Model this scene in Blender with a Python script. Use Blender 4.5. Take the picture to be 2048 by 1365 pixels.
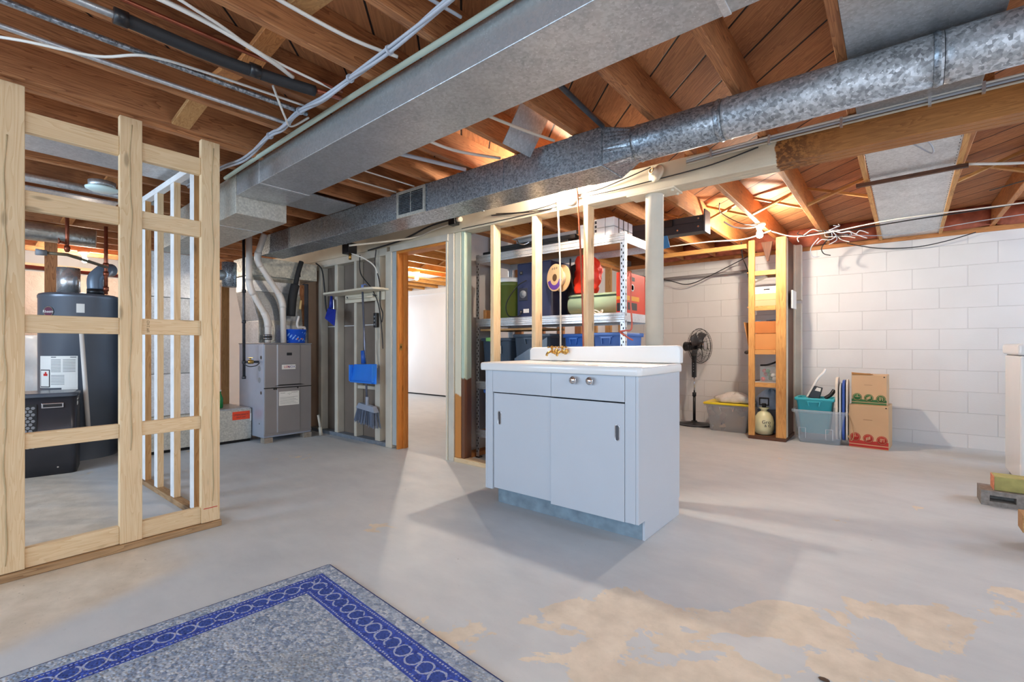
import bpy, bmesh, math, random
from mathutils import Vector, Matrix, Euler
for o in list(bpy.data.objects): bpy.data.objects.remove(o)
SC = bpy.context.scene
COL = SC.collection
R = math.radians
PI = math.pi
rnd = random.Random(7)

# ------------------------------------------------------------------ camera
YAW = 38.88
HC = 1.03
cam = bpy.data.cameras.new('camera'); cam.sensor_width = 36.0; cam.lens = 16.70
cam.shift_y = 9.5/2048; cam.clip_start = 0.02; cam.clip_end = 60
co = bpy.data.objects.new('camera', cam); COL.objects.link(co)
co.location = (0, 0, HC); co.rotation_euler = (R(90), 0, R(YAW))
SC.camera = co
SC.view_settings.view_transform = 'Standard'; SC.view_settings.look = 'None'
SC.view_settings.gamma = 1.0; SC.view_settings.use_curve_mapping = False
SC.view_settings.exposure = 0.68

# ------------------------------------------------------------------ world and daylight
W = bpy.data.worlds.new('world'); SC.world = W; W.use_nodes = True
bg = W.node_tree.nodes['Background']; bg.inputs[0].default_value = (0.60, 0.76, 1.0, 1); bg.inputs[1].default_value = 1.0

def area(name, loc, rot, sx, sy, power, color):
    l = bpy.data.lights.new(name, 'AREA'); l.shape = 'RECTANGLE'; l.size = sx; l.size_y = sy
    l.energy = power; l.color = color
    o = bpy.data.objects.new(name, l); COL.objects.link(o); o.location = loc; o.rotation_euler = rot
    return o
# daylight entering through the basement windows and the open walk-out behind the camera
area('daylight_front', (-1.2, -3.3, 1.35), (R(90), 0, 0), 4.6, 1.7, 66, (0.54, 0.77, 1.0))
area('daylight_right', (2.75, 1.2, 1.5), (0, R(90), 0), 1.3, 4.2, 36, (0.70, 0.84, 1.0))
area('daylight_right_rear', (2.75, 5.2, 1.8), (0, R(90), 0), 0.7, 1.2, 30, (0.60, 0.78, 1.0))
area('daylight_left', (-4.6, -2.2, 1.5), (R(90), 0, 0), 1.6, 1.0, 44, (0.62, 0.80, 1.0))
area('daylight_far_room', (-9.0, 5.6, 1.3), (0, R(-90), 0), 1.6, 1.4, 24, (0.80, 0.90, 1.0))
WARM = (1.0, 0.86, 0.70)

# ------------------------------------------------------------------ node helpers
def new_mat(name):
    m = bpy.data.materials.new(name); m.use_nodes = True
    nt = m.node_tree; b = nt.nodes['Principled BSDF']
    return m, nt, b
def sock(nt, v, inp):
    if isinstance(v, (int, float)): inp.default_value = v
    elif isinstance(v, tuple): inp.default_value = v if len(v) == len(inp.default_value) else tuple(v)+(1,)
    else: nt.links.new(v, inp)
def mth(nt, op, a, b=None, c=None):
    n = nt.nodes.new('ShaderNodeMath'); n.operation = op
    sock(nt, a, n.inputs[0])
    if b is not None: sock(nt, b, n.inputs[1])
    if c is not None: sock(nt, c, n.inputs[2])
    return n.outputs[0]
def mix(nt, f, a, b, blend='MIX'):
    n = nt.nodes.new('ShaderNodeMix'); n.data_type = 'RGBA'; n.blend_type = blend
    sock(nt, f, n.inputs[0]); sock(nt, a, n.inputs[6]); sock(nt, b, n.inputs[7])
    return n.outputs[2]
def coords(nt, scale=(1,1,1), rot=(0,0,0), loc=(0,0,0), kind='Object'):
    tc = nt.nodes.new('ShaderNodeTexCoord'); mp = nt.nodes.new('ShaderNodeMapping')
    mp.inputs['Scale'].default_value = scale; mp.inputs['Rotation'].default_value = rot; mp.inputs['Location'].default_value = loc
    nt.links.new(tc.outputs[kind], mp.inputs[0]); return mp.outputs[0]
def noise(nt, vec, scale, detail=3, rough=0.5, dist=0.0):
    n = nt.nodes.new('ShaderNodeTexNoise'); n.inputs['Scale'].default_value = scale; n.inputs['Detail'].default_value = detail
    n.inputs['Roughness'].default_value = rough; n.inputs['Distortion'].default_value = dist
    nt.links.new(vec, n.inputs['Vector']); return n.outputs['Fac']
def ramp(nt, f, stops, interp='LINEAR'):
    n = nt.nodes.new('ShaderNodeValToRGB'); n.color_ramp.interpolation = interp
    e = n.color_ramp.elements
    while len(e) < len(stops): e.new(0.5)
    for i, (p, c) in enumerate(stops):
        e[i].position = p; e[i].color = c if len(c) == 4 else tuple(c)+(1,)
    sock(nt, f, n.inputs[0]); return n.outputs[0]
def g(v): return (v, v, v)
def bump(nt, b, h, strength=0.3, dist=0.01):
    n = nt.nodes.new('ShaderNodeBump'); n.inputs['Strength'].default_value = strength; n.inputs['Distance'].default_value = dist
    nt.links.new(h, n.inputs['Height']); nt.links.new(n.outputs[0], b.inputs['Normal'])
def smooth(nt, x, lo, hi):
    n = nt.nodes.new('ShaderNodeMapRange'); n.interpolation_type = 'SMOOTHSTEP'
    n.inputs['From Min'].default_value = lo; n.inputs['From Max'].default_value = hi
    sock(nt, x, n.inputs[0]); return n.outputs[0]
def sep(nt, vec):
    n = nt.nodes.new('ShaderNodeSeparateXYZ'); nt.links.new(vec, n.inputs[0]); return n.outputs

def srgb(r, gg, b):
    f = lambda c: (c/255/12.92 if c/255 <= 0.04045 else ((c/255+0.055)/1.055)**2.4)
    return (f(r), f(gg), f(b))

def plain(name, color, rough=0.5, metal=0.0, var=0.06, vscale=6, bmp=0.0, bscale=80, emit=None, es=0, **kw):
    m, nt, b = new_mat(name)
    v = coords(nt)
    n = noise(nt, v, vscale, 3)
    c0 = tuple(max(0, x*(1-var)) for x in color); c1 = tuple(min(1, x*(1+var)) for x in color)
    nt.links.new(ramp(nt, n, [(0.3, c0), (0.7, c1)]), b.inputs['Base Color'])
    b.inputs['Roughness'].default_value = rough; b.inputs['Metallic'].default_value = metal
    if bmp: bump(nt, b, noise(nt, v, bscale, 4), bmp, 0.004)
    if emit: b.inputs['Emission Color'].default_value = tuple(emit)+(1,); b.inputs['Emission Strength'].default_value = es
    for k, x in kw.items(): b.inputs[k].default_value = x
    return m

def wood(name, light, dark, axis='Z', rough=0.62, knots=True, grain=1.0, stain=0.0):
    m, nt, b = new_mat(name)
    sc = {'X': (1.3, 22, 22), 'Y': (22, 1.3, 22), 'Z': (22, 22, 1.3)}[axis]
    oi = nt.nodes.new('ShaderNodeObjectInfo')
    tc = nt.nodes.new('ShaderNodeTexCoord')
    add = nt.nodes.new('ShaderNodeVectorMath'); add.operation = 'ADD'
    sc3 = nt.nodes.new('ShaderNodeVectorMath'); sc3.operation = 'SCALE'
    cmb = nt.nodes.new('ShaderNodeCombineXYZ')
    for i in range(3): nt.links.new(oi.outputs['Random'], cmb.inputs[i])
    nt.links.new(cmb.outputs[0], sc3.inputs[0]); sc3.inputs['Scale'].default_value = 17.0
    nt.links.new(tc.outputs['Object'], add.inputs[0]); nt.links.new(sc3.outputs[0], add.inputs[1])
    mp = nt.nodes.new('ShaderNodeMapping'); mp.inputs['Scale'].default_value = sc
    nt.links.new(add.outputs[0], mp.inputs[0])
    n1 = noise(nt, mp.outputs[0], 1.0, 2, 0.45, 1.2)
    w = mth(nt, 'FRACT', mth(nt, 'MULTIPLY', n1, 9.0*grain))
    w = mth(nt, 'MULTIPLY', w, w)
    n2 = noise(nt, mp.outputs[0], 6.0, 2)
    n3 = noise(nt, add.outputs[0], 2.2, 2)
    f = mth(nt, 'ADD', mth(nt, 'MULTIPLY', w, 0.42), mth(nt, 'MULTIPLY', n2, 0.38))
    f = mth(nt, 'ADD', f, mth(nt, 'MULTIPLY', n3, 0.40))
    col = ramp(nt, f, [(0.25, light), (0.95, dark)])
    if knots:
        vo = nt.nodes.new('ShaderNodeTexVoronoi'); vo.inputs['Scale'].default_value = 1.0
        mp2 = nt.nodes.new('ShaderNodeMapping')
        mp2.inputs['Scale'].default_value = {'X': (2.6, 9, 9), 'Y': (9, 2.6, 9), 'Z': (9, 9, 2.6)}[axis]
        nt.links.new(add.outputs[0], mp2.inputs[0]); nt.links.new(mp2.outputs[0], vo.inputs['Vector'])
        k = smooth(nt, vo.outputs['Distance'], 0.13, 0.05)
        col = mix(nt, mth(nt, 'MULTIPLY', k, 0.6), col, tuple(x*0.35 for x in dark))
    if stain:
        s = noise(nt, add.outputs[0], 1.4, 4, 0.6)
        col = mix(nt, mth(nt, 'MULTIPLY', smooth(nt, s, 0.52, 0.66), stain), col, tuple(x*0.3 for x in dark))
    nt.links.new(col, b.inputs['Base Color']); b.inputs['Roughness'].default_value = rough
    bump(nt, b, f, 0.18, 0.003)
    return m

def galv(name, base=0.62, tint=(0.97, 1.0, 1.03), spangle=60, contrast=0.25, rough=0.42, dark=0.0, metal=0.75):
    m, nt, b = new_mat(name)
    v = coords(nt)
    vo = nt.nodes.new('ShaderNodeTexVoronoi'); vo.inputs['Scale'].default_value = spangle; nt.links.new(v, vo.inputs['Vector'])
    s = sep(nt, vo.outputs['Color'])[0]
    n = noise(nt, v, 5, 5, 0.65)
    n2 = noise(nt, v, 45, 3, 0.6)
    f = mth(nt, 'ADD', mth(nt, 'MULTIPLY', s, contrast), mth(nt, 'MULTIPLY', n, 0.35))
    f = mth(nt, 'DIVIDE', mth(nt, 'ADD', f, mth(nt, 'MULTIPLY', n2, contrast*1.3)), 0.35+2.3*contrast)
    lo = tuple(base*(0.78-dark)*t for t in tint); hi = tuple(min(1, base*1.18*t) for t in tint)
    gc = ramp(nt, f, [(0.30, lo), (0.68, hi)])
    vf = nt.nodes.new('ShaderNodeTexVoronoi'); vf.inputs['Scale'].default_value = spangle*1.1; nt.links.new(v, vf.inputs['Vector'])
    fl = mth(nt, 'MULTIPLY', smooth(nt, vf.outputs['Distance'], 0.26, 0.16), mth(nt, 'GREATER_THAN', sep(nt, vf.outputs['Color'])[1], 0.80))
    nt.links.new(mix(nt, mth(nt, 'MULTIPLY', fl, 0.55), gc, tuple(min(1, base*1.75*t) for t in tint)), b.inputs['Base Color'])
    b.inputs['Metallic'].default_value = metal
    nt.links.new(ramp(nt, f, [(0.2, g(rough+0.12)), (0.8, g(rough-0.1))]), b.inputs['Roughness'])
    bump(nt, b, n, 0.15, 0.01)
    return m

# ------------------------------------------------------------------ mesh helper
class MB:
    def __init__(s): s.v = []; s.f = []; s.m = []; s.sm = []; s.mat = 0; s.smooth = False
    def add(s, vs, fs, smooth=None):
        o = len(s.v); s.v += [tuple(v) for v in vs]
        for f in fs: s.f.append(tuple(i+o for i in f)); s.m.append(s.mat); s.sm.append(s.smooth if smooth is None else smooth)
        return s
    def box(s, x0, x1, y0, y1, z0, z1):
        if x0 > x1: x0, x1 = x1, x0
        if y0 > y1: y0, y1 = y1, y0
        if z0 > z1: z0, z1 = z1, z0
        vs = [(x0,y0,z0),(x1,y0,z0),(x1,y1,z0),(x0,y1,z0),(x0,y0,z1),(x1,y0,z1),(x1,y1,z1),(x0,y1,z1)]
        return s.add(vs, [(0,3,2,1),(4,5,6,7),(0,1,5,4),(1,2,6,5),(2,3,7,6),(3,0,4,7)], False)
    def hexa(s, b, t):
        return s.add(list(b)+list(t), [(0,3,2,1),(4,5,6,7),(0,1,5,4),(1,2,6,5),(2,3,7,6),(3,0,4,7)], False)
    def beam(s, p0, p1, w, h, up=(0,0,1)):
        p0 = Vector(p0); p1 = Vector(p1); d = (p1-p0).normalized(); u = Vector(up)
        a = d.cross(u); 
        if a.length < 1e-5: a = d.cross(Vector((1,0,0)))
        a.normalize(); u = a.cross(d).normalized()
        q = [p+a*sx*w/2+u*sz*h/2 for p in (p0, p1) for sx, sz in ((-1,-1),(1,-1),(1,1),(-1,1))]
        return s.add(q, [(0,3,2,1),(4,5,6,7),(0,1,5,4),(1,2,6,5),(2,3,7,6),(3,0,4,7)], False)
    def ring(s, c, n, r, seg, ref=None, sx=1.0):
        n = Vector(n).normalized(); ref = Vector(ref) if ref else (Vector((0,0,1)) if abs(n.z) < 0.9 else Vector((1,0,0)))
        a = n.cross(ref).normalized(); b = n.cross(a).normalized()
        return [Vector(c)+a*math.cos(2*PI*i/seg)*r*sx+b*math.sin(2*PI*i/seg)*r for i in range(seg)]
    def cyl(s, p0, p1, r0, r1=None, seg=16, caps=True):
        r1 = r0 if r1 is None else r1
        n = Vector(p1)-Vector(p0)
        vs = s.ring(p0, n, r0, seg)+s.ring(p1, n, r1, seg)
        s.add(vs, [(i, (i+1) % seg, seg+(i+1) % seg, seg+i) for i in range(seg)], True)
        if caps: s.add(vs, [tuple(range(seg))[::-1], tuple(range(seg, 2*seg))], False)
        return s
    def tube(s, pts, r, seg=8, closed=False, caps=True, radii=None):
        pts = [Vector(p) for p in pts]; n = len(pts); rings = []
        d0 = (pts[1]-pts[0]).normalized(); ref = Vector((0,0,1)) if abs(d0.z) < 0.9 else Vector((1,0,0))
        a = d0.cross(ref).normalized()
        for i, p in enumerate(pts):
            if closed: d = pts[(i+1) % n]-pts[i-1]
            else: d = pts[min(i+1, n-1)]-pts[max(i-1, 0)]
            d.normalize(); a = (a-d*a.dot(d))
            if a.length < 1e-6: a = d.orthogonal()
            a.normalize(); b = d.cross(a); rr = radii[i] if radii else r
            rings += [p+a*math.cos(2*PI*k/seg)*rr+b*math.sin(2*PI*k/seg)*rr for k in range(seg)]
        fs = []
        for i in range(n if closed else n-1):
            j = (i+1) % n
            for k in range(seg): fs.append((i*seg+k, i*seg+(k+1) % seg, j*seg+(k+1) % seg, j*seg+k))
        s.add(rings, fs, True)
        if caps and not closed: s.add(rings, [tuple(range(seg))[::-1], tuple(range((n-1)*seg, n*seg))], False)
        return s
    def lathe(s, c, prof, seg=24, axis='Z', caps=True, sx=1.0, sy=1.0):
        vs = []; c = Vector(c)
        for r, h in prof:
            for k in range(seg):
                x = math.cos(2*PI*k/seg)*r*sx; y = math.sin(2*PI*k/seg)*r*sy
                q = {'Z': (x, y, h), 'Y': (x, h, -y), 'X': (h, x, y)}[axis]
                vs.append(c+Vector(q))
        fs = [(i*seg+k, i*seg+(k+1) % seg, (i+1)*seg+(k+1) % seg, (i+1)*seg+k) for i in range(len(prof)-1) for k in range(seg)]
        s.add(vs, fs, True)
        if caps:
            n = len(prof)
            fs = []
            if prof[0][0] > 1e-5: fs.append(tuple(range(seg))[::-1])
            if prof[-1][0] > 1e-5: fs.append(tuple(range((n-1)*seg, n*seg)))
            s.add(vs, fs, False)
        return s
    def prism(s, poly, axis, a, b):
        """poly: 2D points; extruded along axis from a to b. X:(y,z) Y:(x,z) Z:(x,y)"""
        n = len(poly)
        def q(p, t): return {'X': (t, p[0], p[1]), 'Y': (p[0], t, p[1]), 'Z': (p[0], p[1], t)}[axis]
        vs = [q(p, a) for p in poly]+[q(p, b) for p in poly]
        fs = [tuple(range(n)), tuple(range(n, 2*n))[::-1]]+[(i, n+i, n+(i+1) % n, (i+1) % n) for i in range(n)]
        return s.add(vs, fs, False)
    def sphere(s, c, r, seg=16, rings=10, sx=1, sy=1, sz=1):
        prof = [(math.sin(PI*i/rings)*r, -math.cos(PI*i/rings)*r*sz) for i in range(rings+1)]
        return s.lathe(c, prof, seg, 'Z', False, sx, sy)
    def rot(s, M, start=0):
        for i in range(start, len(s.v)): s.v[i] = tuple(M @ Vector(s.v[i]))
        return s
    def text(s, string, size, M, mat=None, ext=0.0004):
        cu = bpy.data.curves.new('t', 'FONT'); cu.body = string; cu.size = size; cu.align_x = 'CENTER'; cu.align_y = 'CENTER'; cu.extrude = ext
        ob = bpy.data.objects.new('t', cu); COL.objects.link(ob)
        bpy.context.view_layer.update()
        me = bpy.data.meshes.new_from_object(ob.evaluated_get(bpy.context.evaluated_depsgraph_get()))
        old = s.mat
        if mat is not None: s.mat = mat
        s.add([M @ v.co for v in me.vertices], [tuple(p.vertices) for p in me.polygons], False)
        s.mat = old
        bpy.data.objects.remove(ob); bpy.data.curves.remove(cu); bpy.data.meshes.remove(me)
        return s
    def build(s, name, mats, parent=None, bevel=0.0, label=None, seg=2, local=False, subsurf=0, fixn=True):
        if not isinstance(mats, (list, tuple)): mats = [mats]
        off = Vector((0,0,0)); p = parent
        if not local:
            while p is not None: off = off+p.location; p = p.parent
        me = bpy.data.meshes.new(name)
        me.from_pydata([tuple(Vector(v)-off) for v in s.v], [], s.f)
        for m in mats: me.materials.append(m)
        for i, pl in enumerate(me.polygons):
            pl.material_index = min(s.m[i], len(mats)-1); pl.use_smooth = s.sm[i]
        bm = bmesh.new(); bm.from_mesh(me)
        if fixn:
            bmesh.ops.remove_doubles(bm, verts=bm.verts, dist=1e-5)
            bmesh.ops.recalc_face_normals(bm, faces=bm.faces)
        bm.to_mesh(me); bm.free()
        o = bpy.data.objects.new(name, me); COL.objects.link(o); o.parent = parent
        if bevel:
            mod = o.modifiers.new('bevel', 'BEVEL'); mod.width = bevel; mod.segments = seg; mod.limit_method = 'ANGLE'; mod.angle_limit = R(40)
        if subsurf:
            mod = o.modifiers.new('sub', 'SUBSURF'); mod.levels = subsurf; mod.render_levels = subsurf
        if label: o['label'] = label
        return o

def tag(o, label, cat, group=None, kind=None):
    o['label'] = label; o['category'] = cat
    if group: o['group'] = group
    if kind: o['kind'] = kind
    return o
def thing(name, label, cat, loc=(0,0,0), rot=(0,0,0), group=None):
    o = bpy.data.objects.new(name, None); COL.objects.link(o); o.location = loc; o.rotation_euler = rot
    o.empty_display_size = 0.1
    return tag(o, label, cat, group)
def struct(name, mb, mats, **kw):
    o = mb.build(name, mats, **kw); o['kind'] = 'structure'; return o
def copy_tree(o, parent=None):
    c = o.copy(); COL.objects.link(c); c.parent = parent
    for ch in list(o.children): copy_tree(ch, c)
    return c
def spline(pts, n=6):
    pts = [Vector(p) for p in pts]; out = []
    for i in range(len(pts)-1):
        p0 = pts[max(i-1, 0)]; p1 = pts[i]; p2 = pts[i+1]; p3 = pts[min(i+2, len(pts)-1)]
        for k in range(n):
            t = k/n
            out.append(0.5*((2*p1)+(-p0+p2)*t+(2*p0-5*p1+4*p2-p3)*t*t+(-p0+3*p1-3*p2+p3)*t*t*t))
    out.append(pts[-1]); return out

# ------------------------------------------------------------------ materials
TONES = {
 'new': (srgb(234,208,168), srgb(214,178,130), 1.0, 0.0),
 'newdark': (srgb(205,160,105), srgb(165,115,65), 1.0, 0.2),
 'joist': (srgb(204,142,92), srgb(128,74,42), 1.1, 0.5),
 'far': (srgb(214,146,84), srgb(160,96,48), 1.0, 0.3),
 'golden': (srgb(226,172,100), srgb(180,118,58), 1.0, 0.25),
 'casing': (srgb(222,142,60), srgb(186,104,36), 1.0, 0.15),
 'dark': (srgb(112,70,44), srgb(66,38,24), 1.0, 0.4),
 'beam': (srgb(190,128,66), srgb(138,84,38), 1.3, 0.3),
 'plate': (srgb(186,150,108), srgb(122,88,56), 1.0, 0.8),
}
_wc = {}
def WD(tone, axis):
    k = (tone, axis)
    if k not in _wc:
        t = TONES[tone]; _wc[k] = wood('wood_'+tone+'_'+axis, t[0], t[1], axis, grain=t[2], stain=t[3])
    return _wc[k]
GALV = galv('galvanized_sheet', 0.52, (0.96,1.0,1.03), spangle=90, contrast=0.16)
GALV_D = galv('galvanized_spangled', 0.46, (0.90,1.0,1.10), spangle=120, contrast=0.6, rough=0.38, dark=0.42)
GALV_R = galv('galvanized_round', 0.56, (0.97,1.0,1.04), spangle=80, contrast=0.5, rough=0.50, dark=0.36, metal=0.6)
GALV_L = galv('galvanized_light', 0.66, spangle=90, contrast=0.12)
GALV_Y = galv('galvanized_stained', 0.52, (1.05,1.02,0.90), spangle=80, contrast=0.3, metal=0.45)
STEEL = galv('shelving_steel', 0.72, spangle=160, contrast=0.08, rough=0.34)
CREAM = plain('cream_paint', srgb(222,212,190), 0.5, var=0.05, bmp=0.35, bscale=30)
CREAM_D = plain('cream_paint_flat', srgb(206,198,182), 0.6, var=0.07)
WHITE_P = plain('white_paint', srgb(224,226,228), 0.5, var=0.03)
GREEN_P = plain('pale_green_paint', srgb(190,204,186), 0.55, var=0.06)
PVC = plain('pvc_white', srgb(224,216,208), 0.35, var=0.03)
BLACK = plain('black_plastic', (0.012,0.012,0.014), 0.35)
BLACKR = plain('black_rubber', (0.018,0.018,0.02), 0.7, bmp=0.4, bscale=60)
DARK = plain('dark_void', (0.01,0.009,0.008), 0.9)
GREY = plain('grey_plastic', (0.25,0.26,0.28), 0.5)
CHROME = plain('chrome', (0.8,0.8,0.82), 0.12, 1.0, var=0.01)
BRASS = plain('aged_brass', srgb(190,150,84), 0.3, 0.9, var=0.2, vscale=60)
COPPER = plain('copper', srgb(150,84,62), 0.35, 0.8, var=0.25, vscale=20)
IRON = plain('iron_pipe', (0.05,0.055,0.065), 0.45, 0.6, var=0.3, vscale=20)
CAB = plain('cabinet_enamel', srgb(200,206,214), 0.32, var=0.01)
PORC = plain('porcelain', srgb(240,240,238), 0.16, var=0.01)
WIRE_W = plain('white_cable', srgb(225,222,214), 0.5)
WIRE_G = plain('grey_cable', srgb(176,182,192), 0.5)
WIRE_B = plain('black_cable', (0.02,0.02,0.022), 0.5)
PAPER = plain('paper_label', srgb(232,230,224), 0.6, var=0.02)
INK = plain('ink', (0.03,0.03,0.035), 0.6)
RED = plain('red_print', srgb(196,36,30), 0.5)
CARD = plain('cardboard', srgb(206,172,134), 0.75, var=0.05, vscale=3)
CARD_O = plain('cardboard_brown', srgb(206,146,86), 0.75, var=0.06, vscale=3)
FOIL = plain('foil_tape', srgb(210,208,200), 0.28, 0.85, var=0.15, vscale=30, bmp=0.8, bscale=50)
def BULB(p):
    return plain('lit_bulb_%d' % p, (1,1,1), 0.4, emit=WARM, es=p)

def floor_mat():
    m, nt, b = new_mat('painted_concrete')
    v = coords(nt)
    x, y, z = sep(nt, v)
    n1 = noise(nt, v, 1.1, 5, 0.6); n2 = noise(nt, v, 7, 6, 0.65); n3 = noise(nt, v, 60, 3, 0.6)
    st = noise(nt, coords(nt, (1.0, 2.2, 1), (0,0,R(20))), 3.1, 6, 0.65)
    paint = ramp(nt, mth(nt, 'ADD', mth(nt, 'MULTIPLY', n1, 0.5), mth(nt, 'MULTIPLY', st, 0.5)), [(0.3, srgb(182,189,195)), (0.7, srgb(206,211,214))])
    bare = ramp(nt, n2, [(0.3, srgb(196,186,170)), (0.7, srgb(226,216,200))])
    # worn patches near the camera
    d1 = smooth(nt, mth(nt, 'SUBTRACT', mth(nt, 'MULTIPLY', y, 0.7785), mth(nt, 'MULTIPLY', x, 0.6277)), 2.2, 1.8)
    d2 = smooth(nt, x, -1.7, -1.25)
    n4 = noise(nt, v, 2.0, 8, 0.62, 0.4)
    worn = mth(nt, 'MULTIPLY', d1, d2)
    t = mth(nt, 'ADD', n4, mth(nt, 'MULTIPLY', worn, 0.17))
    f1 = smooth(nt, t, 0.665, 0.68)
    # bare rough slab by the stud wall, beige tone partly painted-in warm light
    e = mth(nt, 'ADD', x, mth(nt, 'MULTIPLY', y, 0.35))
    e = mth(nt, 'ADD', e, mth(nt, 'MULTIPLY', n2, 0.10))
    f2 = mth(nt, 'MULTIPLY', smooth(nt, e, -2.16, -2.34), smooth(nt, y, 0.95, 0.6))
    f = mth(nt, 'MAXIMUM', f1, f2)
    col = mix(nt, f, paint, bare)
    # little pits and scuffs
    vo = nt.nodes.new('ShaderNodeTexVoronoi'); vo.inputs['Scale'].default_value = 9; nt.links.new(v, vo.inputs['Vector'])
    pit = mth(nt, 'MULTIPLY', smooth(nt, vo.outputs['Distance'], 0.045, 0.02), smooth(nt, noise(nt, v, 3, 2), 0.5, 0.6))
    col = mix(nt, mth(nt, 'MULTIPLY', pit, 0.7), col, srgb(110,100,90))
    sc = smooth(nt, noise(nt, coords(nt, (3, 30, 1), (0,0,R(25))), 2.0, 4, 0.7), 0.70, 0.76)
    col = mix(nt, mth(nt, 'MULTIPLY', sc, 0.5), col, srgb(226,226,224))
    sp = smooth(nt, n3, 0.64, 0.74)
    col = mix(nt, mth(nt, 'MULTIPLY', sp, mth(nt, 'ADD', 0.12, mth(nt, 'MULTIPLY', f2, 0.4))), col, srgb(120,110,98))
    nt.links.new(col, b.inputs['Base Color'])
    nt.links.new(ramp(nt, n2, [(0.3, g(0.46)), (0.7, g(0.62))]), b.inputs['Roughness'])
    bump(nt, b, mth(nt, 'ADD', n2, mth(nt, 'MULTIPLY', n3, 0.4)), 0.12, 0.004)
    return m
FLOOR = floor_mat()

def block_mat():
    m, nt, b = new_mat('painted_block')
    tc = nt.nodes.new('ShaderNodeTexCoord'); s = sep(nt, tc.outputs['Object'])
    cb = nt.nodes.new('ShaderNodeCombineXYZ')
    nt.links.new(mth(nt, 'ADD', s[0], 0.714+0.428*20), cb.inputs[0]); nt.links.new(mth(nt, 'ADD', s[2], 0.2135*2-0.135), cb.inputs[1])
    br = nt.nodes.new('ShaderNodeTexBrick'); br.offset = 0.5
    br.inputs['Scale'].default_value = 1.0; br.inputs['Brick Width'].default_value = 0.428; br.inputs['Row Height'].default_value = 0.2135
    br.inputs['Mortar Size'].default_value = 0.0045; br.inputs['Mortar Smooth'].default_value = 0.6; br.inputs['Bias'].default_value = 0
    br.inputs['Color1'].default_value = (0.40,0.40,0.40,1); br.inputs['Color2'].default_value = (0.6,0.6,0.6,1); br.inputs['Mortar'].default_value = (0.5,0.5,0.5,1)
    nt.links.new(cb.outputs[0], br.inputs['Vector'])
    n = noise(nt, tc.outputs['Object'], 2.0, 4); n2 = noise(nt, tc.outputs['Object'], 70, 3)
    f = mth(nt, 'ADD', mth(nt, 'MULTIPLY', br.outputs['Color'], 0.5), mth(nt, 'MULTIPLY', n, 0.5))
    col = ramp(nt, f, [(0.3, srgb(214,212,210)), (0.7, srgb(230,229,228))])
    col = mix(nt, mth(nt, 'MULTIPLY', br.outputs['Fac'], 0.30), col, srgb(176,172,168))
    nt.links.new(col, b.inputs['Base Color']); b.inputs['Roughness'].default_value = 0.5
    h = mth(nt, 'SUBTRACT', mth(nt, 'MULTIPLY', n2, 0.25), br.outputs['Fac'])
    bump(nt, b, h, 0.55, 0.006)
    return m
BLOCK = block_mat()

def plank_mat(name, light, dark):
    m, nt, b = new_mat(name)
    # boards laid diagonally
    v = coords(nt, (1,1,1), (0,0,R(45)))
    x, y, z = sep(nt, v)
    yy = mth(nt, 'DIVIDE', y, 0.19)
    row = mth(nt, 'FLOOR', yy); fr = mth(nt, 'FRACT', yy)
    gap = mth(nt, 'MAXIMUM', smooth(nt, fr, 0.035, 0.015), smooth(nt, fr, 0.97, 0.985))
    wn = nt.nodes.new('ShaderNodeTexWhiteNoise'); wn.noise_dimensions = '1D'; nt.links.new(row, wn.inputs['W'])
    cb = nt.nodes.new('ShaderNodeCombineXYZ')
    nt.links.new(mth(nt, 'ADD', mth(nt, 'MULTIPLY', x, 1.2), mth(nt, 'MULTIPLY', wn.outputs['Value'], 30.0)), cb.inputs[0])
    nt.links.new(mth(nt, 'MULTIPLY', y, 14.0), cb.inputs[1])
    n = noise(nt, cb.outputs[0], 1.0, 4, 0.55, 1.4)
    w = mth(nt, 'FRACT', mth(nt, 'MULTIPLY', n, 8.0))
    f = mth(nt, 'ADD', mth(nt, 'MULTIPLY', w, 0.35), mth(nt, 'MULTIPLY', noise(nt, v, 2.5, 3), 0.5))
    f = mth(nt, 'ADD', f, mth(nt, 'MULTIPLY', wn.outputs['Value'], 0.25))
    col = ramp(nt, f, [(0.2, light), (0.95, dark)])
    col = mix(nt, gap, col, (0.01,0.006,0.004))
    nt.links.new(col, b.inputs['Base Color']); b.inputs['Roughness'].default_value = 0.7
    bump(nt, b, mth(nt, 'SUBTRACT', mth(nt, 'MULTIPLY', f, 0.2), gap), 0.5, 0.006)
    return m
SUBFLOOR = plank_mat('subfloor_boards', srgb(214,150,98), srgb(140,84,50))

def kraft_mat():
    m, nt, b = new_mat('kraft_insulation')
    v = coords(nt)
    n = noise(nt, v, 3, 5, 0.6); n2 = noise(nt, v, 14, 4, 0.7, 1.0)
    col = ramp(nt, n, [(0.3, srgb(214,190,170)), (0.7, srgb(236,216,200))])
    nt.links.new(col, b.inputs['Base Color']); b.inputs['Roughness'].default_value = 0.4
    bump(nt, b, n2, 0.6, 0.03)
    return m
KRAFT = kraft_mat()
INSUL = plain('pink_insulation', srgb(176,96,70), 0.8, var=0.3, vscale=12, bmp=0.8, bscale=20)
FOILW = plain('plastic_wrap', srgb(206,222,236), 0.3, var=0.08, vscale=8, bmp=0.9, bscale=14)
HARDB = plain('fibreboard_panel', srgb(126,112,100), 0.75, var=0.10, vscale=4)
DRYW = plain('drywall', srgb(226,226,228), 0.6, var=0.02, vscale=2)
DRYB = plain('drywall_back', srgb(206,202,200), 0.7, var=0.03)

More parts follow.
